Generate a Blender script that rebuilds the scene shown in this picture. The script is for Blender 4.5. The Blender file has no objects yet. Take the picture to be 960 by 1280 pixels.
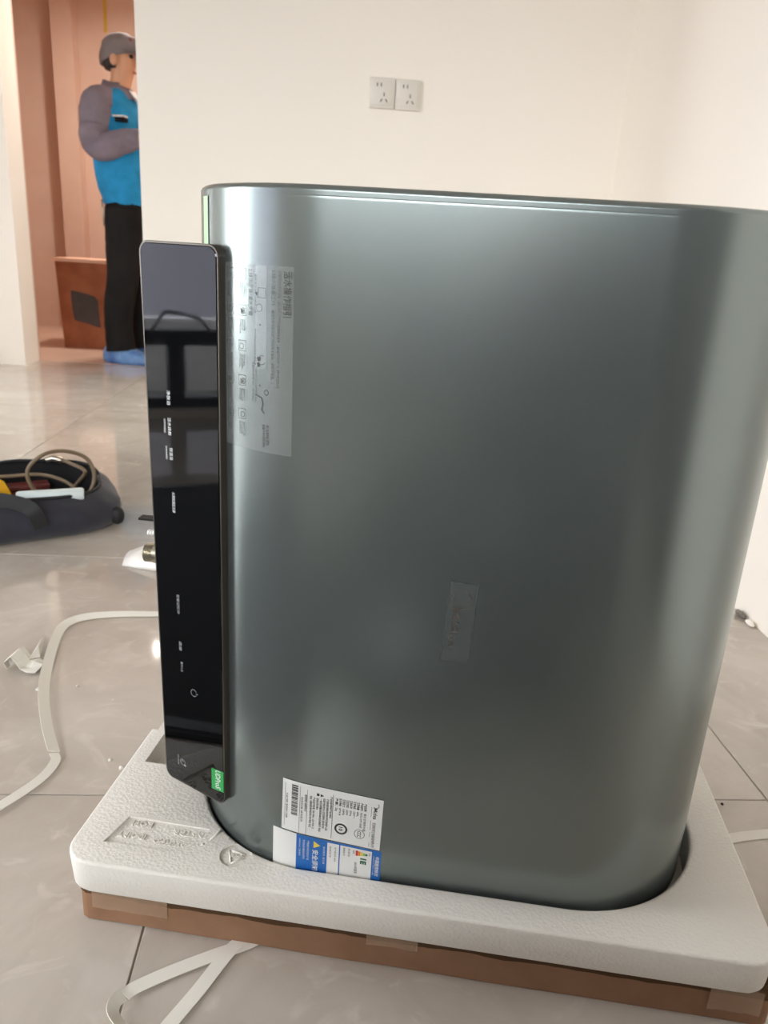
import bpy, bmesh, math, random
from mathutils import Vector, Matrix, noise

# ------------------------------------------------------------------ scene, camera, world, exposure
sc = bpy.context.scene
COL = sc.collection
random.seed(7)

PITCH, ROLL, AZ, CAM_H = math.radians(18.52), math.radians(3.60), math.radians(4.7), 0.685
fwd = Vector((math.sin(AZ) * math.cos(PITCH), math.cos(AZ) * math.cos(PITCH), -math.sin(PITCH)))
r0 = Vector((math.cos(AZ), -math.sin(AZ), 0))
u0 = r0.cross(fwd)
cr, sr = math.cos(ROLL), math.sin(ROLL)
cup = cr * u0 - sr * r0
crt = cr * r0 + sr * u0
cd = bpy.data.cameras.new('camera')
cam = bpy.data.objects.new('camera', cd)
COL.objects.link(cam)
cam.matrix_world = Matrix(((crt.x, cup.x, -fwd.x, 0), (crt.y, cup.y, -fwd.y, 0), (crt.z, cup.z, -fwd.z, CAM_H), (0, 0, 0, 1)))
cd.sensor_fit = 'VERTICAL'
cd.sensor_height = 24.0
cd.lens = 18.0
cd.clip_start = 0.02
cd.dof.use_dof = True
cd.dof.focus_distance = 0.78
cd.dof.aperture_fstop = 6.5
sc.camera = cam

world = bpy.data.worlds.new('overcast_sky')
sc.world = world
world.use_nodes = True
bg = world.node_tree.nodes['Background']
bg.inputs['Color'].default_value = (0.97, 0.975, 1.0, 1)
bg.inputs['Strength'].default_value = 9.6

WX = -2.60                      # inner face of the window wall
WIN = (-0.75, 1.48, 0.03, 1.95)  # window opening y0, y1, z0, z1
REAR = -3.2
ADDED_WIN = (3.10, 4.15, 0.03, 2.10)     # unseen opening added by the bathroom to brighten jamb and far floor
RWIN = (-2.45, 0.00, 1.15, 2.68)   # rear window opening x0, x1, z0, z1
for loc_, dir_, w_, h_ in (((WX - 0.22, (WIN[0] + WIN[1]) / 2, (WIN[2] + WIN[3]) / 2), (1, 0, 0), WIN[1] - WIN[0], WIN[3] - WIN[2]),
                           ((WX - 0.22, (ADDED_WIN[0] + ADDED_WIN[1]) / 2, (ADDED_WIN[2] + ADDED_WIN[3]) / 2), (1, 0, 0), ADDED_WIN[1] - ADDED_WIN[0], ADDED_WIN[3] - ADDED_WIN[2]),
                           (((RWIN[0] + RWIN[1]) / 2, REAR - 0.17, (RWIN[2] + RWIN[3]) / 2), (0, 1, 0), RWIN[1] - RWIN[0], RWIN[3] - RWIN[2])):
    pl = bpy.data.lights.new('window_daylight_portal', 'AREA')
    pl.shape = 'RECTANGLE'
    pl.size, pl.size_y = w_, h_
    pl.cycles.is_portal = True
    po = bpy.data.objects.new('window_daylight_portal', pl)
    COL.objects.link(po)
    po.location = loc_
    po.rotation_euler = Vector(dir_).to_track_quat('-Z', 'Y').to_euler()

sc.view_settings.view_transform = 'Standard'
sc.view_settings.look = 'None'
sc.view_settings.gamma = 1.0
sc.view_settings.use_curve_mapping = False
sc.view_settings.exposure = 1.06
sc.cycles.use_denoising = True
sc.cycles.max_bounces = 12
sc.cycles.diffuse_bounces = 8
sc.cycles.transparent_max_bounces = 16
sc.cycles.caustics_reflective = False
sc.cycles.caustics_refractive = False
sc.cycles.sample_clamp_indirect = 6.0


# ------------------------------------------------------------------ helpers
def lin(c):
    return tuple((x / 12.92 if x <= 0.04045 else ((x + 0.055) / 1.055) ** 2.4) for x in [k / 255.0 for k in c])


MATS = {}


def mat(name, rgb, rough=0.6, metal=0.0, spec=0.5, var=0.0, vscale=5.0, bump=0.0, bscale=60.0, btype='noise', alpha=1.0,
        emit=0.0, coat=0.0, rgb2=None, detail=4.0, bdist=0.002, sheen=0.0, contrast=(0.35, 0.65)):
    m = bpy.data.materials.new(name)
    m.use_nodes = True
    nt = m.node_tree
    p = nt.nodes['Principled BSDF']
    col = lin(rgb)
    p.inputs['Base Color'].default_value = (*col, 1)
    p.inputs['Roughness'].default_value = rough
    p.inputs['Metallic'].default_value = metal
    p.inputs['Specular IOR Level'].default_value = spec
    p.inputs['Alpha'].default_value = alpha
    p.inputs['Coat Weight'].default_value = coat
    p.inputs['Coat Roughness'].default_value = 0.08
    p.inputs['Sheen Weight'].default_value = sheen
    if emit:
        p.inputs['Emission Color'].default_value = (*col, 1)
        p.inputs['Emission Strength'].default_value = emit
    tc = nt.nodes.new('ShaderNodeTexCoord')
    if rgb2 or var:
        n = nt.nodes.new('ShaderNodeTexNoise')
        n.inputs['Scale'].default_value = vscale
        n.inputs['Detail'].default_value = detail
        n.inputs['Roughness'].default_value = 0.6
        nt.links.new(tc.outputs['Object'], n.inputs['Vector'])
        rp = nt.nodes.new('ShaderNodeValToRGB')
        rp.color_ramp.elements[0].position = contrast[0]
        rp.color_ramp.elements[1].position = contrast[1]
        c2 = lin(rgb2) if rgb2 else tuple(min(1, k * (1 + var)) for k in col)
        c1 = col if rgb2 else tuple(k * (1 - var) for k in col)
        rp.color_ramp.elements[0].color = (*c1, 1)
        rp.color_ramp.elements[1].color = (*c2, 1)
        nt.links.new(n.outputs['Fac'], rp.inputs['Fac'])
        nt.links.new(rp.outputs['Color'], p.inputs['Base Color'])
    if bump:
        if btype == 'voronoi':
            b = nt.nodes.new('ShaderNodeTexVoronoi')
            out = b.outputs['Distance']
        else:
            b = nt.nodes.new('ShaderNodeTexNoise')
            b.inputs['Detail'].default_value = 6
            out = b.outputs['Fac']
        b.inputs['Scale'].default_value = bscale
        nt.links.new(tc.outputs['Object'], b.inputs['Vector'])
        bp = nt.nodes.new('ShaderNodeBump')
        bp.inputs['Strength'].default_value = bump
        bp.inputs['Distance'].default_value = bdist
        nt.links.new(out, bp.inputs['Height'])
        nt.links.new(bp.outputs['Normal'], p.inputs['Normal'])
    MATS[name] = m
    return m


def tag(o, label=None, cat=None, group=None, kind=None):
    if label:
        o['label'] = label
    if cat:
        o['category'] = cat
    if group:
        o['group'] = group
    if kind:
        o['kind'] = kind
    return o


def link(name, me, m=None, parent=None, smooth=False, loc=None):
    o = bpy.data.objects.new(name, me)
    COL.objects.link(o)
    if m is not None:
        me.materials.clear()
        me.materials.append(m)
    if parent is not None:
        o.parent = parent
    if loc is not None:
        o.location = loc
    if smooth:
        for f in me.polygons:
            f.use_smooth = True
    return o


def sharp(me, ang=35):
    me.set_sharp_from_angle(angle=math.radians(ang)) if hasattr(me, 'set_sharp_from_angle') else None


def pyd(name, vs, fs, m=None, parent=None, smooth=False, ang=None, loc=None):
    me = bpy.data.meshes.new(name)
    me.from_pydata([tuple(v) for v in vs], [], fs)
    me.update()
    o = link(name, me, m, parent, smooth, loc)
    if smooth and ang:
        sharp(me, ang)
    return o


def empty(name, loc, rz=0.0):
    o = bpy.data.objects.new(name, None)
    COL.objects.link(o)
    o.empty_display_size = 0.05
    o.location = loc
    o.rotation_euler = (0, 0, rz)
    return o


class MB:
    def __init__(s):
        s.v = []
        s.f = []

    def add(s, vs, fs):
        k = len(s.v)
        s.v += [tuple(v) for v in vs]
        s.f += [tuple(i + k for i in f) for f in fs]
        return s

    def box(s, x0, x1, y0, y1, z0, z1):
        return s.add([(x0, y0, z0), (x1, y0, z0), (x1, y1, z0), (x0, y1, z0), (x0, y0, z1), (x1, y0, z1), (x1, y1, z1), (x0, y1, z1)],
                     [(0, 3, 2, 1), (4, 5, 6, 7), (0, 1, 5, 4), (1, 2, 6, 5), (2, 3, 7, 6), (3, 0, 4, 7)])

    def tube(s, pts, r, seg=10, cap=True):
        pts = [Vector(p) for p in pts]
        n = len(pts)
        rr = r if isinstance(r, (list, tuple)) else [r] * n
        up = None
        rings = []
        for i, p in enumerate(pts):
            t = (pts[min(i + 1, n - 1)] - pts[max(i - 1, 0)]).normalized()
            if up is None:
                a = Vector((0, 0, 1)) if abs(t.z) < 0.9 else Vector((1, 0, 0))
                up = (a - t * a.dot(t)).normalized()
            else:
                up = (up - t * up.dot(t)).normalized()
            w = t.cross(up)
            rings.append([p + (up * math.cos(2 * math.pi * k / seg) + w * math.sin(2 * math.pi * k / seg)) * rr[i] for k in range(seg)])
        return s.loft(rings, cap, cap)

    def loft(s, rings, cap0=False, cap1=False):
        seg = len(rings[0])
        vs = [v for rg in rings for v in rg]
        fs = []
        for i in range(len(rings) - 1):
            for k in range(seg):
                a, b = i * seg + k, i * seg + (k + 1) % seg
                fs.append((a, b, b + seg, a + seg))
        if cap0:
            fs.append(tuple(range(seg))[::-1])
        if cap1:
            fs.append(tuple(range((len(rings) - 1) * seg, len(rings) * seg)))
        return s.add(vs, fs)

    def build(s, name, m=None, parent=None, smooth=False, ang=None, loc=None, fix=True):
        me = bpy.data.meshes.new(name)
        me.from_pydata(s.v, [], s.f)
        if fix:
            bm = bmesh.new()
            bm.from_mesh(me)
            bmesh.ops.recalc_face_normals(bm, faces=bm.faces)
            bm.to_mesh(me)
            bm.free()
        me.update()
        o = link(name, me, m, parent, smooth, loc)
        if smooth and ang:
            sharp(me, ang)
        return o


def spline(pts, n=8):
    """Catmull-Rom through pts."""
    P = [Vector(p) for p in pts]
    out = []
    for i in range(len(P) - 1):
        a, b, c, d = P[max(i - 1, 0)], P[i], P[i + 1], P[min(i + 2, len(P) - 1)]
        for k in range(n):
            t = k / n
            out.append(0.5 * ((2 * b) + (c - a) * t + (2 * a - 5 * b + 4 * c - d) * t * t + (3 * b - a - 3 * c + d) * t ** 3))
    out.append(P[-1])
    return out


def rbox(name, dims, bev, m, parent=None, loc=(0, 0, 0), seg=3, rz=0.0):
    bm = bmesh.new()
    bmesh.ops.create_cube(bm, size=1)
    for v in bm.verts:
        v.co = Vector((v.co.x * dims[0], v.co.y * dims[1], v.co.z * dims[2]))
    bmesh.ops.bevel(bm, geom=list(bm.edges), offset=bev, segments=seg, affect='EDGES', profile=0.5)
    bmesh.ops.rotate(bm, verts=bm.verts, cent=(0, 0, 0), matrix=Matrix.Rotation(rz, 3, 'Z'))
    bmesh.ops.translate(bm, verts=bm.verts, vec=loc)
    me = bpy.data.meshes.new(name)
    bm.to_mesh(me)
    bm.free()
    o = link(name, me, m, parent, True)
    sharp(me, 40)
    return o


_tc = {}


def text_geo(s, size, align='LEFT', res=2, bold=0.0, shear=0.0):
    key = (s, size, align, res, bold, shear)
    if key in _tc:
        return _tc[key]
    cu = bpy.data.curves.new('t', 'FONT')
    cu.body = s
    cu.size = size
    cu.align_x = align
    cu.resolution_u = res
    cu.offset = bold * size
    cu.shear = shear
    o = bpy.data.objects.new('t', cu)
    COL.objects.link(o)
    dg = bpy.context.evaluated_depsgraph_get()
    dg.update()
    me = bpy.data.meshes.new_from_object(o.evaluated_get(dg))
    vs = [v.co.copy() for v in me.vertices]
    fs = [tuple(p.vertices) for p in me.polygons]
    bpy.data.objects.remove(o)
    bpy.data.curves.remove(cu)
    bpy.data.meshes.remove(me)
    _tc[key] = (vs, fs)
    return vs, fs


def text_len(g):
    xs = [v.x for v in g[0]]
    return (max(xs) - min(xs), min(xs)) if xs else (1, 0)


class Print:
    """Flat print laid on a surface.  F(p, q) -> 3-D point; p across (glyph tops point to +p), q runs along the writing."""

    def __init__(s, F):
        s.F = F
        s.mb = MB()

    def text(s, t, p, q, h, length=None, bold=0.0, shear=0.0, extent=None):
        vs, fs = text_geo(t, h * 1.25, bold=bold, shear=shear)
        if not vs:
            return
        L, x0 = text_len((vs, fs))
        k = (length / L) if length else 1.0
        s.mb.add([s.F(p + v.y, q + (v.x - x0) * k) for v in vs], fs)

    def rect(s, p0, p1, q0, q1, n=1):
        vs = []
        fs = []
        for i in range(n + 1):
            p = p0 + (p1 - p0) * i / n
            vs += [s.F(p, q0), s.F(p, q1)]
        for i in range(n):
            fs.append((2 * i, 2 * i + 2, 2 * i + 3, 2 * i + 1))
        s.mb.add(vs, fs)

    def ring(s, p, q, r, w, n=28, a0=0.0, a1=2 * math.pi, sq=1.0):
        vs = []
        for i in range(n + 1):
            a = a0 + (a1 - a0) * i / n
            vs += [s.F(p + r * math.cos(a), q + sq * r * math.sin(a)), s.F(p + (r - w) * math.cos(a), q + sq * (r - w) * math.sin(a))]
        s.mb.add(vs, [(2 * i, 2 * i + 2, 2 * i + 3, 2 * i + 1) for i in range(n)])

    def frame(s, p0, p1, q0, q1, w):
        s.rect(p0, p1, q0, q0 + w)
        s.rect(p0, p1, q1 - w, q1)
        s.rect(p0, p0 + w, q0, q1)
        s.rect(p1 - w, p1, q0, q1)

    def poly(s, pts):
        s.mb.add([s.F(*p) for p in pts], [tuple(range(len(pts)))])

    def build(s, name, m, parent):
        return s.mb.build(name, m, parent, fix=False)


def stroke_geo(pts, w):
    return pts


def skin_mesh(name, verts, edges, radii, root=0, sub=2):
    me = bpy.data.meshes.new(name)
    me.from_pydata([tuple(v) for v in verts], edges, [])
    o = bpy.data.objects.new(name, me)
    COL.objects.link(o)
    md = o.modifiers.new('skin', 'SKIN')
    md.use_smooth_shade = True
    md.branch_smoothing = 0.6
    for i, d in enumerate(me.skin_vertices[0].data):
        r = radii[i]
        d.radius = r if isinstance(r, tuple) else (r, r)
        d.use_root = (i == root)
    sd = o.modifiers.new('sub', 'SUBSURF')
    sd.levels = sub
    sd.render_levels = sub
    dg = bpy.context.evaluated_depsgraph_get()
    dg.update()
    out = bpy.data.meshes.new_from_object(o.evaluated_get(dg))
    out.name = name
    bpy.data.objects.remove(o)
    for f in out.polygons:
        f.use_smooth = True
    return out


def chain(spec):
    """spec: dict name->(pos, radius), list of edges by name"""
    pts, eds = spec
    names = list(pts)
    idx = {n: i for i, n in enumerate(names)}
    return [pts[n][0] for n in names], [(idx[a], idx[b]) for a, b in eds], [pts[n][1] for n in names]


# ------------------------------------------------------------------ materials
M_wall = mat('warm_white_plaster', (245, 238, 228), rough=0.85, spec=0.25, bump=0.05, bscale=90)
M_wall_r = M_wall
M_ceil = mat('ceiling_white', (235, 232, 226), rough=0.9, spec=0.2)
M_grout = mat('tile_grout', (150, 140, 128), rough=0.9, spec=0.2)
M_wframe = mat('dark_window_aluminium', (52, 56, 66), rough=0.45, metal=0.3)
M_pink = mat('pink_waterproof_coating', (203, 175, 159), rough=0.62, spec=0.35, rgb2=(211, 186, 171), vscale=2.2, bump=0.12, bscale=30)
M_pinkfl = mat('pink_waterproof_floor', (194, 164, 146), rough=0.4, rgb2=(206, 178, 160), vscale=3)
M_foam = mat('white_eps_foam', (224, 219, 211), rough=0.75, spec=0.3, bump=0.5, bscale=300, btype='voronoi', bdist=0.0008)
M_card = mat('brown_cardboard', (136, 102, 78), rough=0.85, spec=0.2, rgb2=(148, 113, 88), vscale=14, bump=0.1, bscale=120)
M_tape = mat('clear_brown_tape', (190, 158, 130), rough=0.18, alpha=0.35)
M_cardend_shade = mat('torn_edge_and_foam_shade', (84, 62, 44), rough=0.9, spec=0.1)
M_glossblack = mat('black_glass', (9, 9, 10), rough=0.035, spec=0.5)
M_bezel = mat('bronze_panel_bezel', (84, 77, 70), rough=0.35, metal=0.55)
M_print_w = mat('white_print', (222, 222, 222), rough=0.5)
M_print_g = mat('grey_print', (165, 165, 165), rough=0.5)
M_print_k = mat('dark_print', (62, 60, 56), rough=0.6)
M_print_k2 = mat('faint_grey_print', (96, 98, 94), rough=0.6)
M_label = mat('white_label_paper', (226, 225, 221), rough=0.45)
M_blue = mat('blue_label_print', (34, 104, 180), rough=0.45)
M_green = mat('green_sticker', (38, 148, 72), rough=0.4)
M_red = mat('red_print', (205, 52, 46), rough=0.5)
M_orange = mat('orange_print', (226, 138, 52), rough=0.5)
M_yellow = mat('yellow_print', (232, 204, 78), rough=0.5)
M_lgreen = mat('light_green_print', (140, 188, 92), rough=0.5)
M_dgreen = mat('dark_green_print', (40, 96, 62), rough=0.5)
M_film = mat('clear_sticker_film', (205, 212, 208), rough=0.3, alpha=0.13)
M_glare = mat('painted_glare', (226, 232, 234), rough=0.15, alpha=0.22)
M_pale = mat('pale_green_strip', (190, 226, 178), rough=0.35)
M_strap = mat('white_plastic_strap', (226, 222, 212), rough=0.4, spec=0.5)
M_strap_c = mat('translucent_strap', (236, 231, 222), rough=0.35, alpha=0.85)
M_steel = mat('brushed_nickel', (196, 188, 172), rough=0.3, metal=0.9)
M_whiteplastic = mat('white_plastic', (232, 229, 222), rough=0.4)
M_blackrub = mat('black_rubber', (20, 18, 18), rough=0.55)
M_copper = mat('copper_contact', (226, 178, 158), rough=0.35, metal=0.2)
M_bag = mat('dark_navy_nylon', (40, 40, 50), rough=0.7, spec=0.3, var=0.25, vscale=12, bump=0.3, bscale=40, sheen=0.3, bdist=0.004)
M_bagin = mat('black_bag_lining', (26, 25, 27), rough=0.85, spec=0.2)
M_zip = mat('black_zip_tape', (18, 18, 20), rough=0.6)
M_cable = mat('brown_hose_cable', (112, 94, 72), rough=0.5)
M_yel_tool = mat('yellow_plastic', (240, 180, 34), rough=0.4)
M_redtool = mat('dark_red_plastic', (96, 40, 36), rough=0.5)
M_skin = mat('skin', (202, 152, 122), rough=0.55, spec=0.35)
M_hair = mat('black_hair', (36, 30, 28), rough=0.7)
M_jblue = mat('bright_blue_jacket', (38, 136, 188), rough=0.8, spec=0.2, var=0.18, vscale=9, bump=0.5, bscale=9, bdist=0.02)
M_jgrey = mat('mauve_grey_jacket', (124, 114, 124), rough=0.85, spec=0.2, var=0.15, vscale=9, bump=0.5, bscale=10, bdist=0.02)
M_pants = mat('black_trousers', (26, 25, 25), rough=0.85, spec=0.2, var=0.3, vscale=6, bump=0.4, bscale=9, bdist=0.02)
M_cap = mat('grey_cap_cloth', (122, 114, 116), rough=0.85, spec=0.2, var=0.1, vscale=14)
M_cover = mat('blue_shoe_cover', (66, 104, 168), rough=0.35, rgb2=(108, 150, 200), vscale=14, bump=0.6, bscale=26, bdist=0.01)
M_shirt = mat('white_shirt', (226, 226, 224), rough=0.8)
M_crate = mat('stained_brown_board', (140, 84, 56), rough=0.8, spec=0.25, rgb2=(164, 104, 74), vscale=6, bump=0.2, bscale=30)
M_cratetop = mat('pale_board_edge', (226, 184, 158), rough=0.7)
M_patch = mat('dark_grey_patch', (72, 66, 64), rough=0.8, var=0.15, vscale=9)
M_tapeyel = mat('yellow_strap_cloth', (206, 176, 74), rough=0.7)
M_bulb = mat('lamp_bulb_glow', (255, 226, 190), emit=3.0)
M_clearfoil = mat('white_plastic_bag', (236, 232, 226), rough=0.35, bump=0.3, bscale=26, bdist=0.006)
M_socket = mat('socket_plastic', (220, 214, 204), rough=0.4)
M_slot = mat('socket_slot', (120, 114, 106), rough=0.8)
M_ground = mat('outdoor_ground', (96, 98, 94), rough=0.95, spec=0.1)
M_facade = mat('grey_render_facade', (132, 130, 140), rough=0.95, spec=0.1)
M_door = mat('dark_brown_door', (62, 54, 48), rough=0.5)
M_added_parapet = mat('added_parapet_grey', (206, 204, 210), rough=0.9, spec=0.2)
M_dark = mat('dark_clothing', (30, 30, 34), rough=0.9, spec=0.1)


def tile_material():
    m = bpy.data.materials.new('polished_beige_tile')
    m.use_nodes = True
    nt = m.node_tree
    p = nt.nodes['Principled BSDF']
    tc = nt.nodes.new('ShaderNodeTexCoord')
    oi = nt.nodes.new('ShaderNodeObjectInfo')
    ad = nt.nodes.new('ShaderNodeVectorMath')
    ad.operation = 'MULTIPLY_ADD'
    nt.links.new(oi.outputs['Random'], ad.inputs[0])
    ad.inputs[1].default_value = (17, 29, 11)
    nt.links.new(tc.outputs['Object'], ad.inputs[2])
    n1 = nt.nodes.new('ShaderNodeTexNoise')
    n1.inputs['Scale'].default_value = 3.2
    n1.inputs['Detail'].default_value = 7
    n1.inputs['Roughness'].default_value = 0.62
    n1.inputs['Distortion'].default_value = 0.9
    nt.links.new(ad.outputs[0], n1.inputs['Vector'])
    rp = nt.nodes.new('ShaderNodeValToRGB')
    e = rp.color_ramp.elements
    e[0].position, e[0].color = 0.30, (*lin((172, 162, 151)), 1)
    e[1].position, e[1].color = 0.72, (*lin((198, 189, 179)), 1)
    nt.links.new(n1.outputs['Fac'], rp.inputs['Fac'])
    n2 = nt.nodes.new('ShaderNodeTexNoise')
    n2.inputs['Scale'].default_value = 14
    n2.inputs['Detail'].default_value = 8
    n2.inputs['Distortion'].default_value = 1.6
    nt.links.new(ad.outputs[0], n2.inputs['Vector'])
    r2 = nt.nodes.new('ShaderNodeValToRGB')
    r2.color_ramp.elements[0].position, r2.color_ramp.elements[0].color = 0.56, (0, 0, 0, 1)
    r2.color_ramp.elements[1].position, r2.color_ramp.elements[1].color = 0.74, (0.42, 0.42, 0.42, 1)
    nt.links.new(n2.outputs['Fac'], r2.inputs['Fac'])
    mx = nt.nodes.new('ShaderNodeMix')
    mx.data_type = 'RGBA'
    nt.links.new(r2.outputs['Color'], mx.inputs['Factor'])
    nt.links.new(rp.outputs['Color'], mx.inputs['A'])
    mx.inputs['B'].default_value = (*lin((216, 209, 200)), 1)
    nt.links.new(mx.outputs['Result'], p.inputs['Base Color'])
    p.inputs['Roughness'].default_value = 0.06
    p.inputs['Specular IOR Level'].default_value = 0.7
    return m


M_tile = tile_material()


def glass_material():
    m = bpy.data.materials.new('window_glass')
    m.use_nodes = True
    nt = m.node_tree
    nt.nodes.clear()
    out = nt.nodes.new('ShaderNodeOutputMaterial')
    tr = nt.nodes.new('ShaderNodeBsdfTransparent')
    tr.inputs['Color'].default_value = (0.95, 0.97, 0.97, 1)
    gl = nt.nodes.new('ShaderNodeBsdfGlossy')
    gl.inputs['Roughness'].default_value = 0.02
    fr = nt.nodes.new('ShaderNodeFresnel')
    fr.inputs['IOR'].default_value = 1.4
    mx = nt.nodes.new('ShaderNodeMixShader')
    nt.links.new(fr.outputs[0], mx.inputs[0])
    nt.links.new(tr.outputs[0], mx.inputs[1])
    nt.links.new(gl.outputs[0], mx.inputs[2])
    nt.links.new(mx.outputs[0], out.inputs['Surface'])
    return m


M_glass = glass_material()


def heater_material():
    m = bpy.data.materials.new('grey_green_metallic_paint')
    m.use_nodes = True
    nt = m.node_tree
    p = nt.nodes['Principled BSDF']
    p.inputs['Base Color'].default_value = (0.213, 0.241, 0.233, 1)
    p.inputs['Metallic'].default_value = 0.74
    p.inputs['Roughness'].default_value = 0.26
    tc = nt.nodes.new('ShaderNodeTexCoord')
    n = nt.nodes.new('ShaderNodeTexNoise')
    n.inputs['Scale'].default_value = 900
    n.inputs['Detail'].default_value = 2
    nt.links.new(tc.outputs['Object'], n.inputs['Vector'])
    bp = nt.nodes.new('ShaderNodeBump')
    bp.inputs['Strength'].default_value = 0.06
    bp.inputs['Distance'].default_value = 0.0004
    nt.links.new(n.outputs['Fac'], bp.inputs['Height'])
    nt.links.new(bp.outputs['Normal'], p.inputs['Normal'])
    return m


M_heater = heater_material()

# ------------------------------------------------------------------ the room
RX, BY, CEIL = 0.90, 2.66, 2.75     # right wall x, back wall y, rear wall y, ceiling
DY0, DY1 = 4.30, 4.50                            # partition with the bathroom opening
DX0, DX1 = -1.635, -0.612                        # opening
BRX, BRY = -0.45, 6.32                           # bathroom right wall, back wall
BLX = -2.75


def struct(name, mb, m, smooth=False):
    o = mb.build(name, m, smooth=smooth)
    o['kind'] = 'structure'
    return o


floor = struct('floor', MB().box(WX - 0.2, RX + 0.15, REAR - 0.15, DY1, -0.12, -0.0018), M_grout)
TS, G = 0.80, 0.0010
tx0, ty0 = 0.627, 0.846


def tile_mesh(x0, x1, y0, y1):
    w, d = x1 - x0, y1 - y0
    b = 0.0008
    mb = MB()
    r = lambda i, z: [(-w / 2 + i, -d / 2 + i, z), (w / 2 - i, -d / 2 + i, z), (w / 2 - i, d / 2 - i, z), (-w / 2 + i, d / 2 - i, z)]
    mb.loft([r(0, -0.0016), r(0, -b), r(b, 0)], True, True)
    return mb


_tm = {}
i0 = math.floor((WX - tx0) / TS)
j0 = math.floor((REAR - ty0) / TS)
for i in range(i0, 2):
    for j in range(j0, 6):
        x0, x1 = max(tx0 + i * TS + G, WX), min(tx0 + (i + 1) * TS - G, RX)
        y0, y1 = max(ty0 + j * TS + G, REAR), min(ty0 + (j + 1) * TS - G, DY1)
        if x1 - x0 < 0.02 or y1 - y0 < 0.02:
            continue
        key = (round(x1 - x0, 4), round(y1 - y0, 4))
        if key in _tm:
            o = bpy.data.objects.new('tile', _tm[key])
            COL.objects.link(o)
        else:
            o = tile_mesh(x0, x1, y0, y1).build('tile', M_tile)
            _tm[key] = o.data
        o.parent = floor
        o.location = ((x0 + x1) / 2, (y0 + y1) / 2, 0)

struct('floor_bathroom', MB().box(BLX - 0.1, BRX + 0.1, DY1, BRY + 0.1, -0.12, 0.0), M_pinkfl)
struct('ceiling', MB().box(WX - 0.2, RX + 0.15, REAR - 0.15, DY1, CEIL, CEIL + 0.1), M_ceil)
struct('ceiling_bathroom', MB().box(BLX - 0.1, BRX + 0.1, DY1, BRY + 0.1, 2.55, 2.65), M_ceil)
struct('wall_back', MB().box(DX1, RX + 0.15, BY, BY + 0.15, 0, CEIL), M_wall)
struct('wall_corridor', MB().box(DX1, DX1 + 0.15, BY + 0.15, DY1, 0, CEIL), M_wall)
struct('wall_right', MB().box(RX, RX + 0.15, REAR - 0.15, BY, 0, CEIL), M_wall)
wr = MB()
wr.box(WX - 0.2, RWIN[0], REAR - 0.15, REAR, 0, CEIL).box(RWIN[1], RX, REAR - 0.15, REAR, 0, CEIL)
wr.box(RWIN[0], RWIN[1], REAR - 0.15, REAR, RWIN[3], CEIL).box(RWIN[0], RWIN[1], REAR - 0.15, REAR, 0, RWIN[2])
struct('wall_rear', wr, M_wall)
wl = MB()
wl.box(WX - 0.2, WX, REAR, WIN[0], 0, CEIL).box(WX - 0.2, WX, WIN[1], ADDED_WIN[0], 0, CEIL).box(WX - 0.2, WX, ADDED_WIN[1], DY0, 0, CEIL)
wl.box(WX - 0.2, WX, ADDED_WIN[0], ADDED_WIN[1], ADDED_WIN[3], CEIL).box(WX - 0.2, WX, ADDED_WIN[0], ADDED_WIN[1], -0.004, ADDED_WIN[2])
wl.box(WX - 0.2, WX, WIN[0], WIN[1], WIN[3], CEIL).box(WX - 0.2, WX, WIN[0], WIN[1], -0.004, WIN[2])
struct('wall_left', wl, M_wall)
# partition beside the bathroom opening, with its lintel; slightly eased corner
wp = MB()
wp.box(DX0 - 1.2, DX0, DY0, DY1, 0, CEIL)
wp.box(DX0, DX1, DY0, DY1, 2.06, CEIL)
struct('wall_partition', wp, M_wall)
struct('wall_bathroom_back', MB().box(BLX - 0.1, BRX + 0.1, BRY, BRY + 0.1, 0, 2.55), M_pink)
struct('wall_bathroom_left', MB().box(BLX - 0.1, BLX, DY1, BRY, 0, 2.55), M_pink)
struct('wall_bathroom_right', MB().box(BRX, BRX + 0.1, DY1, BRY, 0, 2.55), M_pink)
struct('wall_bathroom_chase', MB().box(-1.99, -1.85, BRY - 0.14, BRY, 0, 2.55), M_pink)
struct('wall_bathroom_front', MB().box(BLX, DX0, DY1, DY1 + 0.02, 0, 2.55), M_pink)
struct('ground', MB().box(-60, 30, -60, 40, -7.2, -7.0), M_ground)
struct('floor_balcony', MB().box(-4.0, WX - 0.2, REAR, 4.4, -0.3, -0.12), M_ground)
struct('wall_added_parapet', MB().box(-4.0, -3.9, REAR, 4.4, -0.12, 0.28), M_added_parapet)  # unseen parapet added to block low glare on the heater's left end
bd = empty('building', (-24, -5.2, -7.0))
tag(bd, 'plain grey block across the street, mirrored in the black panel', 'building')
MB().box(-4, 4, -4.9, 4.9, 0, 25.0).build('facade', M_facade, bd)
MB().box(-4.3, 4.3, -5.2, 5.2, 25.0, 25.5).build('parapet', M_facade, bd)
bd2 = empty('building', (-4, -27, -7.0))
tag(bd2, 'plain grey block behind the rear window, seen only as a blurred reflection', 'building')
MB().box(-15.5, 16, -4, 4, 0, 11.4).build('facade', M_facade, bd2)
MB().box(-15.5, 16.3, -4.3, 4.3, 11.4, 11.8).build('parapet', M_facade, bd2)

# window: dark aluminium frame, low transom, mullion below it
win = empty('window_1', (WX - 0.1, (WIN[0] + WIN[1]) / 2, WIN[2]))
win['kind'] = 'structure'
wy0, wy1, wz0, wz1 = WIN
oy, oz = (wy0 + wy1) / 2, wz0


def wbar(name, y0, y1, z0, z1, d=0.035):
    MB().box(-d, d, y0 - oy, y1 - oy, z0 - oz, z1 - oz).build(name, M_wframe, win)


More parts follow.
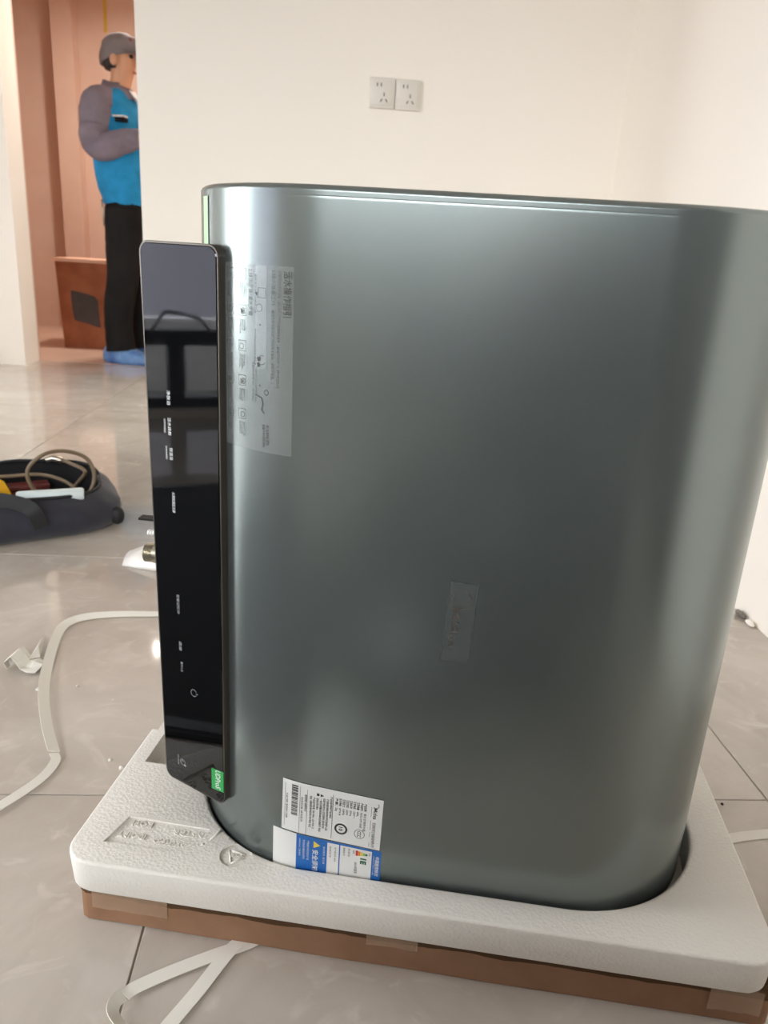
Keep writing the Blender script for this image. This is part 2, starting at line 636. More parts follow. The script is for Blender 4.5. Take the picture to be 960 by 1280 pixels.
fw = 0.055
wbar('frame_jamb', wy0, wy0 + fw, wz0, wz1)
wbar('frame_jamb', wy1 - fw, wy1, wz0, wz1)
wbar('frame_head', wy0 + fw, wy1 - fw, wz1 - fw, wz1)
wbar('frame_sill', wy0 + fw, wy1 - fw, wz0, wz0 + 0.04)
TZ0, TZ1 = 0.285, 0.345
wbar('transom', wy0 + fw, wy1 - fw, TZ0, TZ1, 0.03)
MY = 0.372
wbar('mullion', MY - 0.034, MY + 0.034, wz0 + 0.04, TZ0, 0.03)
for my in (-0.30,):
    wbar('mullion', my - 0.034, my + 0.034, wz0 + 0.04, TZ0, 0.03)
    wbar('mullion', my - 0.034, my + 0.034, TZ1, wz1 - fw, 0.03)
for a, b, c, d in ((wy0 + fw, -0.334, TZ1, wz1 - fw), (-0.266, wy1 - fw, TZ1, wz1 - fw), (wy0 + fw, -0.334, wz0 + 0.04, TZ0), (-0.266, MY - 0.034, wz0 + 0.04, TZ0), (MY + 0.034, wy1 - fw, wz0 + 0.04, TZ0)):
    MB().box(-0.004, 0.004, a - oy, b - oy, c - oz, d - oz).build('pane', M_glass, win)
win2 = empty('window_2', ((RWIN[0] + RWIN[1]) / 2, REAR - 0.08, RWIN[2]))
win2['kind'] = 'structure'
hw_, hh_ = (RWIN[1] - RWIN[0]) / 2, RWIN[3] - RWIN[2]
for nm, a, b, c, d in (('frame_jamb', -hw_, -hw_ + fw, 0, hh_), ('frame_jamb', hw_ - fw, hw_, 0, hh_), ('frame_head', -hw_ + fw, hw_ - fw, hh_ - fw, hh_),
                       ('frame_sill', -hw_ + fw, hw_ - fw, 0, fw), ('mullion', -0.03, 0.03, fw, hh_ - fw)):
    MB().box(a, b, -0.035, 0.035, c, d).build(nm, M_wframe, win2)
for a, b in ((-hw_ + fw, -0.03), (0.03, hw_ - fw)):
    MB().box(a, b, -0.004, 0.004, fw, hh_ - fw).build('pane', M_glass, win2)
added_win = empty('added_window_3', (WX - 0.1, (ADDED_WIN[0] + ADDED_WIN[1]) / 2, ADDED_WIN[2]))
added_win['kind'] = 'structure'
hw_, hh_ = (ADDED_WIN[1] - ADDED_WIN[0]) / 2, ADDED_WIN[3] - ADDED_WIN[2]
for nm, a, b, c, d in (('frame_jamb', -hw_, -hw_ + fw, 0, hh_), ('frame_jamb', hw_ - fw, hw_, 0, hh_), ('frame_head', -hw_ + fw, hw_ - fw, hh_ - fw, hh_),  # frame parts of the added window
                       ('frame_sill', -hw_ + fw, hw_ - fw, 0, fw), ('mullion', -0.03, 0.03, fw, hh_ - fw)):
    MB().box(-0.035, 0.035, a, b, c, d).build(nm, M_wframe, added_win)
for a, b in ((-hw_ + fw, -0.03), (0.03, hw_ - fw)):
    MB().box(-0.004, 0.004, a, b, fw, hh_ - fw).build('pane', M_glass, added_win)
# closed dark door, and an added dark panel, behind the camera
def door(name, loc, rz, w, h):
    d = empty(name, loc, rz)
    d['kind'] = 'structure'
    MB().box(-w / 2, w / 2, -0.02, 0.02, 0, h).build('door_leaf', M_door, d)
    for a, b in ((-w / 2 - 0.06, -w / 2), (w / 2, w / 2 + 0.06)):
        MB().box(a, b, -0.03, 0.03, 0, h + 0.06).build('door_casing', M_door, d)
    MB().box(-w / 2, w / 2, -0.03, 0.03, h, h + 0.06).build('door_casing', M_door, d)
    MB().tube([(w / 2 - 0.08, 0.02, 1.0), (w / 2 - 0.08, 0.065, 1.0), (w / 2 - 0.19, 0.065, 1.0)], 0.009, 8).build('door_handle', M_steel, d)


door('door_1', (0.40, REAR + 0.031, 0), 0.0, 0.82, 2.1)
door('added_dark_opening_panel', (RX - 0.031, -1.55, 0), math.pi / 2, 2.7, 2.3)  # unseen panel added for a dim opening, darkens the heater's right reflection
rail = spline([(0.05, 0.47 - oy, TZ1 - oz - 0.005), (0.05, 0.43 - oy, 0.40 - oz), (0.05, 0.40 - oy, 0.418 - oz), (0.05, 0.30 - oy, 0.40 - oz), (0.05, 0.27 - oy, 0.385 - oz), (0.05, 0.235 - oy, TZ1 - oz - 0.005)], 4)
MB().tube(rail, 0.0065, 8).build('pull_handle', M_wframe, win, True)

# ------------------------------------------------------------------ frame of the packed heater
TH = math.radians(-11)
O2 = Vector((-0.24, 0.632))
U2 = Vector((math.cos(TH), math.sin(TH)))
V2 = Vector((-math.sin(TH), math.cos(TH)))


def W(u, v, z=0.0):
    q = O2 + U2 * u + V2 * v
    return Vector((q.x, q.y, z))


ZT = 0.089
CL, CR, CV, RR = 0.233, 0.485, 0.190, 0.147
ZB, ZTOP = 0.047, 0.7325


def stadium(off, z, n=40, cl=CL, cr_=CR, cv=CV):
    R = RR + off
    out = []
    for k in range(n + 1):
        a = -math.pi / 2 + math.pi * k / n
        out.append((cr_ + R * math.cos(a), cv + R * math.sin(a), z))
    for k in range(n + 1):
        a = math.pi / 2 + math.pi * k / n
        out.append((cl + R * math.cos(a), cv + R * math.sin(a), z))
    return out


def ray_rrect(cx, cy, ang, u0_, u1_, v0_, v1_, r):
    """distance from (cx,cy) along ang to a rounded rectangle (by bisection on its distance field)."""
    hu, hv = (u1_ - u0_) / 2 - r, (v1_ - v0_) / 2 - r
    mu, mv = (u0_ + u1_) / 2, (v0_ + v1_) / 2
    lo, hi = 0.0, 2.0
    ca, sa = math.cos(ang), math.sin(ang)
    for _ in range(40):
        t = (lo + hi) / 2
        qx, qy = abs(cx + ca * t - mu) - hu, abs(cy + sa * t - mv) - hv
        d = math.hypot(max(qx, 0), max(qy, 0)) + min(max(qx, qy), 0) - r
        if d > 0:
            hi = t
        else:
            lo = t
    return (cx + ca * lo, cy + sa * lo)


def rrect_ring(u0_, u1_, v0_, v1_, r, z, n, c):
    angs = ring_angles(n)
    return [(*ray_rrect(c[0], c[1], a, u0_, u1_, v0_, v1_, r), z) for a in angs]


def ring_angles(n):
    # angles equally spaced on an ellipse, so that corners get enough points
    return [math.atan2(0.58 * math.sin(2 * math.pi * k / n), math.cos(2 * math.pi * k / n)) for k in range(n)]


def ray_stadium(c, ang, R, cr_=CR):
    lo, hi = 0.0, 2.0
    ca, sa = math.cos(ang), math.sin(ang)
    for _ in range(40):
        t = (lo + hi) / 2
        x, y = c[0] + ca * t, c[1] + sa * t
        x2 = min(max(x, CL), cr_)
        if math.hypot(x - x2, y - CV) > R:
            hi = t
        else:
            lo = t
    return (c[0] + ca * lo, c[1] + sa * lo)


# ------------------------------------------------------------------ cardboard tray
FC = (0.345, 0.195)
NF = 320
tray = empty('cardboard_tray', W(FC[0], FC[1], 0), TH)
sh = lambda ring: [(p[0] - FC[0], p[1] - FC[1], p[2]) for p in ring]
cb = (-0.007, 0.696, 0.019, 0.385)


def card_ring(i, z, wob=0.0, r=0.012):
    rg = rrect_ring(cb[0] + i, cb[1] - i, cb[2] + i, cb[3] - i, max(r - i, 0.003), z, NF, FC)
    out = []
    for p in rg:
        w = noise.noise(Vector((p[0] * 14, p[1] * 14, 3.1))) * wob + noise.noise(Vector((p[0] * 70, p[1] * 70, 9.1))) * wob * 0.35
        b = noise.noise(Vector((p[0] * 9, p[1] * 9, 30 + z * 4))) * 0.0012
        out.append((p[0] + b, p[1] + b, z + w))
    return out


tb = MB()
tb.loft([sh(card_ring(0, 0.001)), sh(card_ring(0, 0.02)), sh(card_ring(0, 0.0445, 0.0034)), sh(card_ring(0.0045, 0.0440, 0.0034)), sh(card_ring(0.0045, 0.006))], True, True)
tb.build('tray_body', M_card, tray, True, 35)
# dark torn corrugated rim, carried lower to paint the foam's shadow
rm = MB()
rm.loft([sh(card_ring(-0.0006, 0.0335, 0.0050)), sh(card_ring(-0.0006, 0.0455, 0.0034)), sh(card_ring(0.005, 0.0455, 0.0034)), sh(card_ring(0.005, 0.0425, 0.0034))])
rm.build('torn_rim_and_foam_shade', M_cardend_shade, tray, True, 35)


def tray_tape(u_0, u_1, z0, z1, wrap=False):
    vs, fs = [], []
    n = 14
    for k in range(n + 1):
        uu = u_0 + (u_1 - u_0) * k / n
        jag = 0.002 * noise.noise(Vector((uu * 90, z0 * 50, 1)))
        vv = cb[2] - 0.0016
        if uu < 0.012:
            vv += 0.012 - math.sqrt(max(0, 0.012 ** 2 - (0.014 - max(uu, 0.0025)) ** 2))
        if uu > 0.683:
            vv += 0.012 - math.sqrt(max(0, 0.012 ** 2 - (min(uu, 0.6935) - 0.682) ** 2))
        vs += [(uu - FC[0], vv - FC[1], z0 + jag), (uu - FC[0], vv - FC[1], z1 + jag * 0.6)]
    fs = [(2 * k, 2 * k + 2, 2 * k + 3, 2 * k + 1) for k in range(n)]
    o = pyd('packing_tape', vs, fs, M_tape, tray)
    o.modifiers.new('t', 'SOLIDIFY').thickness = 0.0003
    return o


tray_tape(0.004, 0.092, 0.019, 0.043)
tray_tape(0.300, 0.352, 0.027, 0.0445)
tray_tape(0.634, 0.683, 0.014, 0.043)
tag(tray, 'shallow cut-down brown cardboard tray under the white foam block', 'cardboard tray')

# ------------------------------------------------------------------ foam cushion
foam = empty('foam_cushion', W(FC[0], FC[1], 0.046), TH)
fb = (-0.016, 0.688, 0.005, 0.385)
fr_ = 0.030


def foam_ring(i, z):
    return rrect_ring(fb[0] + i, fb[1] - i, fb[2] + i, fb[3] - i, max(fr_ - i, 0.012), z, NF, FC)


def cav_ring(off, z):
    return [(*ray_stadium(FC, a, RR + off, CR + 0.006), z) for a in ring_angles(NF)]


lo_ring = rrect_ring(0.012, 0.676, 0.034, 0.370, 0.02, 0.0075, NF, FC)
rings = [lo_ring, [(p[0], p[1], 0.0485) for p in lo_ring], foam_ring(0.0045, 0.0485), foam_ring(0.0025, 0.0515)]
for k in range(5):
    a = math.pi / 2 * k / 4
    e = 0.0032
    rings.append(foam_ring(e * (1 - math.cos(a)), ZT - e + e * math.sin(a)))
cavo = 0.0032
for k in range(5):
    a = math.pi / 2 * k / 4
    e = 0.0045
    rings.append(cav_ring(cavo + e * (1 - math.sin(a)), ZT - e + e * math.cos(a)))
rings.append(cav_ring(cavo, 0.045))
rings.append(cav_ring(cavo - 0.01, 0.044))
fmb = MB().loft([[(p[0] - FC[0], p[1] - FC[1], p[2] - 0.046) for p in rg] for rg in rings], True, True)
fo = fmb.build('foam_body', M_foam, foam, True)


def cutter(vs):
    mb = MB()
    mb.add([(p[0] - FC[0], p[1] - FC[1], p[2] - 0.046) for p in vs], [(0, 3, 2, 1), (4, 5, 6, 7), (0, 1, 5, 4), (1, 2, 6, 5), (2, 3, 7, 6), (3, 0, 4, 7)])
    return mb.build('cut', None, foam)


def cbox(a0, a1, b0, b1, z0, z1):
    return cutter([(a0, b0, z0), (a1, b0, z0), (a1, b1, z0), (a0, b1, z0), (a0, b0, z1), (a1, b0, z1), (a1, b1, z1), (a0, b1, z1)])


cuts = [cbox(0.004, 0.086, 0.168, 0.300, 0.060, 0.12),
        cbox(-0.05, -0.007, 0.2325, 0.45, 0.040, 0.12),
        cutter([(0.017, 0.036, ZT - 0.0026), (0.118, 0.036, ZT - 0.0006), (0.118, 0.074, ZT - 0.0012), (0.027, 0.077, ZT - 0.0026),
                (0.017, 0.036, 0.12), (0.118, 0.036, 0.12), (0.118, 0.074, 0.12), (0.027, 0.077, 0.12)])]
# round disc recess
dm = MB()
nn = 36
dm.loft([[(0.1565 + 0.0165 * math.cos(2 * math.pi * k / nn) - FC[0], 0.0435 + 0.0165 * math.sin(2 * math.pi * k / nn) - FC[1], z - 0.046) for k in range(nn)] for z in (ZT - 0.0022, 0.12)], True, True)
cuts.append(dm.build('cut', None, foam))
for c in cuts:
    b = fo.modifiers.new('b', 'BOOLEAN')
    b.operation = 'DIFFERENCE'
    b.object = c
    b.solver = 'EXACT'
dg = bpy.context.evaluated_depsgraph_get()
dg.update()
me = bpy.data.meshes.new_from_object(fo.evaluated_get(dg))
fo.modifiers.clear()
fo.data = me
me.materials.clear()
me.materials.append(M_foam)
for f in me.polygons:
    f.use_smooth = True
sharp(me, 32)
for c in cuts:
    bpy.data.objects.remove(c)


def emboss(name, items, z0, h, flip=True):
    """items: list of (text, u, v, size, length) : raised lettering seen upside down from the front."""
    mb = MB()
    for t, uu, vv, hh, L in items:
        vs, fs = text_geo(t, hh * 1.3, res=1, bold=0.015)
        ln, x0 = text_len((vs, fs))
        k = L / ln
        n = len(vs)
        P = [(uu - (v.x - x0) * k - FC[0], vv - v.y - FC[1], z0 - 0.046) for v in vs]
        Q = [(p[0], p[1], p[2] + h) for p in P]
        cnt = {}
        for f in fs:
            for a, b in zip(f, f[1:] + f[:1]):
                cnt[(a, b)] = 1
        side = [(a, b, b + n, a + n) for (a, b) in cnt if (b, a) not in cnt]
        mb.add(P + Q, [tuple(i + n for i in f) for f in fs] + side)
    return mb.build(name, M_foam, foam)


emboss('embossed_lettering', [('INSTRR', 0.117, 0.068, 0.0085, 0.036), ('KOPI', 0.056, 0.073, 0.0085, 0.022),
                              ('HFAQXUYHO', 0.118, 0.052, 0.0085, 0.052), ('IDOIRT', 0.056, 0.055, 0.0085, 0.030)], ZT - 0.0024, 0.0018)
em = MB()
zf = ZT - 0.046
em.tube([(0.1235 - FC[0], 0.0585 - FC[1], zf - 0.0002), (0.1310 - FC[0], 0.0745 - FC[1], zf - 0.0002)], [0.0009, 0.0016], 8)
em.tube([(0.1185 - FC[0], 0.0515 - FC[1], zf - 0.001), (0.1185 - FC[0], 0.0515 - FC[1], zf + 0.0008)], [0.0022, 0.0014], 10)
em.build('embossed_exclamation_mark', M_foam, foam, True)
tri = MB()
tp = [Vector((0.1565 + 0.0112 * math.cos(a) - FC[0], 0.0435 + 0.0112 * math.sin(a) - FC[1], zf - 0.0018)) for a in (-1.75, 0.34, 2.44)]
for i in range(3):
    tri.tube([tp[i].lerp(tp[(i + 1) % 3], 0.06), tp[i].lerp(tp[(i + 1) % 3], 0.86)], 0.0013, 6)
tri.build('embossed_recycling_mark', M_foam, foam, True)
emboss('embossed_mark_lettering', [('PSE', 0.163, 0.047, 0.005, 0.012)], ZT - 0.0022, 0.0014)
tag(foam, 'white polystyrene foam block cradling the grey heater, embossed lettering on top', 'foam packaging')

# ------------------------------------------------------------------ the water heater
HC = ((CL + CR) / 2, CV)
heater = empty('water_heater', W(HC[0], HC[1], ZB), TH)
tag(heater, 'tall rounded grey-green water heater standing on end in white foam', 'water heater')
hs = lambda ring: [(p[0] - HC[0], p[1] - HC[1], p[2] - ZB) for p in ring]
CAPZ = ZTOP - 0.0085


def fillet(z0, z1, e, n=5):
    out = []
    for k in range(n):
        a = math.pi / 2 * k / (n - 1)
        out.append((-e * (1 - math.sin(a)), z0 + e * (1 - math.cos(a))))
    for k in range(n):
        a = math.pi / 2 * k / (n - 1)
        out.append((-e * (1 - math.cos(a)), z1 - e + e * math.sin(a)))
    return out


body = MB().loft([hs(stadium(o_, z_)) for o_, z_ in fillet(ZB, CAPZ - 0.0008, 0.0012, 4)[:0] + [(-0.014, ZB), (-0.006, ZB + 0.003), (-0.0015, ZB + 0.010), (0, ZB + 0.02), (0, ZB + 0.021), (0, ZB + 0.03), (0, CAPZ - 0.02), (0, CAPZ - 0.002), (0, CAPZ - 0.0004), (-0.00005, CAPZ)]], True, True)
body.build('body_shell', M_heater, heater, True, 35)
cap = MB().loft([hs(stadium(o_, z_)) for o_, z_ in [(-0.00005, CAPZ), (0.0, CAPZ + 0.0004), (0.0, CAPZ + 0.0010), (0.0, CAPZ + 0.0038), (0.0, CAPZ + 0.0045), (-0.0012, CAPZ + 0.0068), (-0.0040, ZTOP), (-0.02, ZTOP + 0.0004)]], True, True)
cap.build('end_cap', M_heater, heater, True, 50)


def SP(s, z, off=0.0003):
    """point on the shell: s = arc length from the start of the flat front (negative wraps round the left end)."""
    R = RR + off
    fl = CR - CL
    if s < 0:
        a = -s / RR
        u_, v_ = CL - R * math.sin(a), CV - R * math.cos(a)
    elif s > fl:
        a = (s - fl) / RR
        u_, v_ = CR + R * math.sin(a), CV - R * math.cos(a)
    else:
        u_, v_ = CL + s, CV - R
    return (u_ - HC[0], v_ - HC[1], z - ZB)


def sheet(name, corners, m, parent, n=16, off=0.0003, thick=0.0002):
    """corner (s,z): TL, TR, BR, BL"""
    vs = []
    for k in range(n + 1):
        t = k / n
        for a, b in ((corners[0], corners[1]), (corners[3], corners[2])):
            s_, z_ = a[0] + (b[0] - a[0]) * t, a[1] + (b[1] - a[1]) * t
            vs.append(SP(s_, z_, off))
    fs = [(2 * k + 1, 2 * k + 3, 2 * k + 2, 2 * k) for k in range(n)]
    o = pyd(name, vs, fs, m, parent, True)
    return o


# pale green strip round the left end
sheet('green_strip', [(-0.151, CAPZ - 0.001), (-0.137, CAPZ - 0.001), (-0.137, 0.30), (-0.151, 0.30)], M_pale, heater, 6, 0.0006)

# --- instruction sticker
inst = sheet('instruction_sticker', [(-0.150, 0.671), (-0.0285, 0.671), (-0.0275, 0.517), (-0.150, 0.517)], M_film, heater, 24, 0.0004)
IP = Print(lambda p, q: SP(p, 0.6675 - q, 0.0007))
IP.text('活水操作指引', -0.0368, 0.0, 0.0066, 0.0355, bold=0.002)
IP.build('sticker_title', M_print_k, inst)
IP = Print(lambda p, q: SP(p, 0.6675 - q, 0.0007))
IP.text('为保障您的用水健康，请您按照以下指引定期排污清洗', -0.0425, 0.0, 0.0023, 0.056)
IP.text('，建议每三个月操作一次，或联系售后服务人员。', -0.0425, 0.058, 0.0023, 0.036)
IP.text('1.排水准备工作', -0.0485, 0.0, 0.0038, 0.0275)
IP.text('（●请先关闭进水阀门打开热水龙头，再断开电源。）', -0.0482, 0.030, 0.0026, 0.060)
IP.text('断开电源后，关闭进水阀', -0.0655, 0.004, 0.0020, 0.030)
IP.text('打开混水阀至热水端位置', -0.0655, 0.047, 0.0020, 0.030)
IP.text('拧开排污口并接好软管排水', -0.0645, 0.078, 0.0020, 0.030)
IP.text('注意防止高温烫伤（请先降温）', -0.0675, 0.074, 0.0018, 0.034)
IP.text('2.排水步骤/清洗步骤', -0.0722, 0.0, 0.0042, 0.037)
rnd = random.Random(3)
words = ['拧开排水口', '用扳手取下', '放出污水后', '冲洗内胆壁', '装回密封圈', '打开进水阀', '检查无漏水', '恢复通电']
for r_i, base in enumerate((-0.0800, -0.0960)):
    q = 0.0
    for j in range(5):
        IP.frame(base - 0.004, base + 0.005, q, q + 0.009, 0.0003)
        IP.ring(base + 0.0005 + rnd.uniform(-.002, .002), q + 0.005, 0.0026, 0.0004, 16)
        if j % 2:
            IP.poly([(base - 0.002, q + 0.003), (base + 0.002, q + 0.005), (base - 0.001, q + 0.0075)])
        for k in range(3):
            IP.text(words[(j * 3 + k + r_i) % 8], base + 0.002 - 0.0026 * k, q + 0.0115, 0.0018, rnd.uniform(0.009, 0.0125))
        q += 0.029
IP.build('sticker_print', M_print_k2, inst)['kind'] = 'stuff'
IP = Print(lambda p, q: SP(p, 0.6675 - q, 0.0008))
IP.text('扫码看', -0.052, 0.126, 0.0024, 0.018)
IP.text('操作视频', -0.056, 0.126, 0.0024, 0.020)
IP.ring(-0.0525, 0.0985, 0.0024, 0.0005, 20)
IP.frame(-0.062, -0.054, 0.014, 0.022, 0.0003)
IP.ring(-0.0605, 0.030, 0.0032, 0.0003, 20)
IP.ring(-0.0575, 0.072, 0.004, 0.0004, 20, 0.5, 5.2)
IP.poly([(-0.0625, 0.070), (-0.0585, 0.0695), (-0.0588, 0.0725), (-0.0618, 0.073)])
IP.poly([(-0.0625, 0.0745), (-0.0600, 0.074), (-0.0590, 0.0775), (-0.0618, 0.078)])
IP.poly([(-0.0655, 0.018), (-0.0625, 0.0175), (-0.0628, 0.021)])
for k in range(2):
    IP.poly([(-0.0600, 0.043 + k * 0.050), (-0.0588, 0.0427 + k * 0.050), (-0.0592, 0.0447 + k * 0.050)])
IP.mb.tube([SP(-0.064, 0.566, 0.0006), SP(-0.0575, 0.564, 0.0006), SP(-0.0560, 0.559, 0.0006), SP(-0.0575, 0.554, 0.0006), SP(-0.0545, 0.551, 0.0006)], 0.00035, 5)
IP.build('sticker_icons', M_print_k, inst)['kind'] = 'stuff'
sheet('glare_strip', [(-0.0645, 0.671), (-0.0535, 0.671), (-0.0530, 0.588), (-0.0645, 0.588)], M_glare, heater, 6, 0.0006)  # pale strip painting the glare across the sticker's picture row

# --- rating label, stuck on slightly crooked
def lab(p, q, off):
    c, s_ = 0.9962, 0.0872
    return SP(-0.0285 + p * c - q * s_ * 0.15, 0.1912 - q * c - p * 0.090, off)


def lsheet(name, p0, p1, q0, q1, m, parent, off, n=10, F=lab):
    vs = []
    for k in range(n + 1):
        p = p0 + (p1 - p0) * k / n
        vs += [F(p, q0, off), F(p, q1, off)]
    return pyd(name, vs, [(2 * k + 1, 2 * k + 3, 2 * k + 2, 2 * k) for k in range(n)], m, parent, True)


rl = lsheet('rating_label', 0, 0.1015, 0, 0.0605, M_label, heater, 0.0006)
LP = Print(lambda p, q: lab(p, q, 0.0009))
LP.text('Midea', 0.0925, 0.011, 0.0045, 0.013, bold=0.01)
LP.ring(0.0945, 0.0075, 0.0033, 0.0006, 20, -0.8, 2.4)
LP.text('芜湖美的厨卫电器制造有限公司', 0.0925, 0.028, 0.0029, 0.030)
for a, b in ((0.010, 0.022), (0.026, 0.038), (0.040, 0.046), (0.053, 0.058)):
    LP.rect(0.0902, 0.0905, a, b)
rows = [('产品名称：', '储水式电热水器', 0.033), ('产品型号：', 'F6032-UDProS(HE)', 0.030), ('额定容量：', '60L', 0.017), ('额定电压：', '220V～', 0.020),
        ('额定频率：', '50Hz', 0.018), ('额定功率：', '3200W', 0.018), ('额定压力：', '0.8MPa', 0.019), ('防水等级：', 'IPX4', 0.020), ('净重：', '32kg', 0.013)]
for k, (a, b, L) in enumerate(rows):
    p = 0.0832 - 0.0036 * k
    LP.text(a, p, 0.008, 0.0023, 0.0095, bold=0.02)
    LP.text(b, p, 0.0195, 0.0024, max(0.004, L - 0.0115))
LP.rect(0.0516, 0.0520, 0.005, 0.058)
para = [('!产品包装内附有产品合格证', 0.0478, 0.008, 0.026), ('使用前请仔细阅读说明书并妥善保管 以备', 0.0442, 0.012, 0.038), ('安装时须由专业人员完成接地 否则有危险', 0.0408, 0.012, 0.036),
        ('一般不得擅自拆卸本机及其配件 务必', 0.0374, 0.013, 0.040), ('通电前须注满水', 0.0340, 0.013, 0.014), ('产品执行标准: GB 4706.1 GB 4706.12', 0.0306, 0.013, 0.038),
        ('地址: 安徽省芜湖市经济技术开发区 东区', 0.0274, 0.012, 0.038), ('服务热线: 4008899315', 0.0222, 0.012, 0.020)]
for t, p, q, L in para:
    LP.text(t, p + 0.0012, q, 0.0021, L, bold=0.012)
LP.rect(0.0352, 0.0378, 0.0075, 0.0105)
LP.poly([(0.0390, 0.0075), (0.0390, 0.0110), (0.0425, 0.0093)])
LP.rect(0.0256, 0.0259, 0.006, 0.060)
LP.text('回收利用 请勿丢弃', 0.0198, 0.016, 0.0018, 0.030)
LP.rect(0.0184, 0.0187, 0.004, 0.060)
LP.rect(0.0028, 0.0031, 0.004, 0.056)
rnd = random.Random(11)
for base in (0.0,):
    q = 0.004
    while q < 0.040:
        w = rnd.choice((0.0005, 0.0008, 0.0012, 0.0016))
        LP.rect(0.0098, 0.0162, q, q + w)
        q += w + rnd.choice((0.0004, 0.0006, 0.0009))
LP.text('C6190 20231128', 0.0042, 0.016, 0.0020, 0.030, bold=0.02)
# certification marks
LP.ring(0.0800, 0.0455, 0.0054, 0.0005, 30)
LP.text('CCC', 0.0780, 0.0420, 0.0042, 0.007, bold=0.02)
LP.ring(0.0612, 0.0440, 0.0066, 0.0020, 30)
LP.text('10', 0.0592, 0.0415, 0.0042, 0.005, bold=0.03)
LP.build('rating_print', M_print_k, rl)['kind'] = 'stuff'

# --- energy label partly hidden behind the foam
def lab2(p, q, off):
    return SP(-0.0385 + p, 0.1298 - q - p * 0.084, off)


el = lsheet('energy_label', 0, 0.1125, 0, 0.0600, M_label, heater, 0.0004, F=lab2)
lsheet('label_blue_field', 0.0255, 0.1125, 0.0000, 0.0600, M_blue, el, 0.00048, F=lab2)
lsheet('label_white_field', 0.0575, 0.0695, 0.0022, 0.0600, M_label, el, 0.00056, F=lab2)
lsheet('label_white_field', 0.0708, 0.1030, 0.0022, 0.0600, M_label, el, 0.00056, F=lab2)
EP = Print(lambda p, q: lab2(p, q, 0.0007))
EP.text('安全须知', 0.0430, 0.0145, 0.0052, 0.026, bold=0.02)
EP.text('使用前请仔细阅读说明书', 0.0325, 0.005, 0.0020, 0.024)
EP.text('严禁擅自拆卸改装本产品', 0.0368, 0.005, 0.0020, 0.024)
EP.text('WARNING 注意事项', 0.0285, 0.004, 0.0016, 0.022)
EP.text('售后服务 请认准', 0.0535, 0.008, 0.0018, 0.022)
EP.text('中国能效标识', 0.1070, 0.007, 0.0036, 0.024, bold=0.02)
EP.text('CHINA ENERGY LABEL', 0.1045, 0.007, 0.0014, 0.024)
EP.build('energy_print_white', M_print_w, el)['kind'] = 'stuff'
EP = Print(lambda p, q: lab2(p, q, 0.0007))
EP.text('生产者名称 美的', 0.0650, 0.006, 0.0017, 0.018)
EP.text('规格型号', 0.0600, 0.006, 0.0015, 0.014)
EP.text('耗能低', 0.0790, 0.004, 0.0018, 0.010)
EP.text('规格型号', 0.0740, 0.004, 0.0018, 0.010)
EP.text('耗能', 0.0838, 0.005, 0.0018, 0.004)
EP.text('节能', 0.0998, 0.004, 0.0018, 0.004)
EP.text('24小时固有', 0.0858, 0.019, 0.0030, 0.014)
EP.build('energy_print_dark', M_print_k, el)['kind'] = 'stuff'
EP = Print(lambda p, q: lab2(p, q, 0.0007))
EP.text('1E', 0.0920, 0.0125, 0.0062, 0.0075, bold=0.06)
EP.build('energy_grade', M_dgreen, el)
for k, m_ in enumerate((M_red, M_orange, M_yellow, M_lgreen, M_dgreen)):
    EP = Print(lambda p, q: lab2(p, q, 0.0007))
    h_ = 0.0064 - 0.0010 * k
    p_ = 0.0868 + 0.0024 * k
    EP.rect(p_, p_ + 0.0022, 0.0065 - h_ / 2 + 0.001, 0.0065 + h_ / 2 + 0.001)
    EP.build('energy_scale_bar', m_, el)
EP = Print(lambda p, q: lab2(p, q, 0.0007))
EP.poly([(0.0435, 0.0040), (0.0435, 0.0125), (0.0505, 0.0083)])
EP.build('warning_triangle', M_yellow, el)

# --- embossed logo tile
lg = sheet('logo_plate', [(0.1170, 0.4195), (0.1412, 0.4180), (0.1398, 0.3425), (0.1145, 0.3430)], M_film, heater, 4, 0.0005)
lg.data.materials.clear()
lg.data.materials.append(mat('clear_logo_plate', (150, 152, 148), rough=0.22, alpha=0.10))
GP = Print(lambda p, q: SP(0.1170 + p - q * 0.03, 0.4195 - q, 0.0012))
GP.text('Midea', 0.0046, 0.0240, 0.0088, 0.0405, bold=0.004)
GP.ring(0.0118, 0.0165, 0.0088, 0.0009, 40, -1.2, 3.9)
GP.build('logo_lettering', mat('raised_logo_print', (150, 142, 134), rough=0.34, metal=0.8), lg)
fp = Print(lambda p, q: SP(0.1170 + p - q * 0.03, 0.4195 - q, 0.0008))
fp.frame(0, 0.0245, 0, 0.0765, 0.0002)
fp.build('logo_border', mat('logo_border_print', (140, 142, 136), rough=0.3, metal=0.85), lg)

# --- control panel: slab on the left front
A0 = Vector((0.0608, 0.1042))
E2 = Vector((0.9080, -0.4190)).normalized()
PS = 0.983                            # panel size factor
N2 = Vector((-E2.y, E2.x))            # pointing back into the heater
PA0, PA1, PZ0, PZ1 = -0.0152, 0.0820, 0.1165, 0.6845


def PP(a, z, d=0.0):
    q = A0 + E2 * (a * PS) + N2 * d
    return (q.x - HC[0], q.y - HC[1], PZ1 - (PZ1 - z) * PS - ZB)


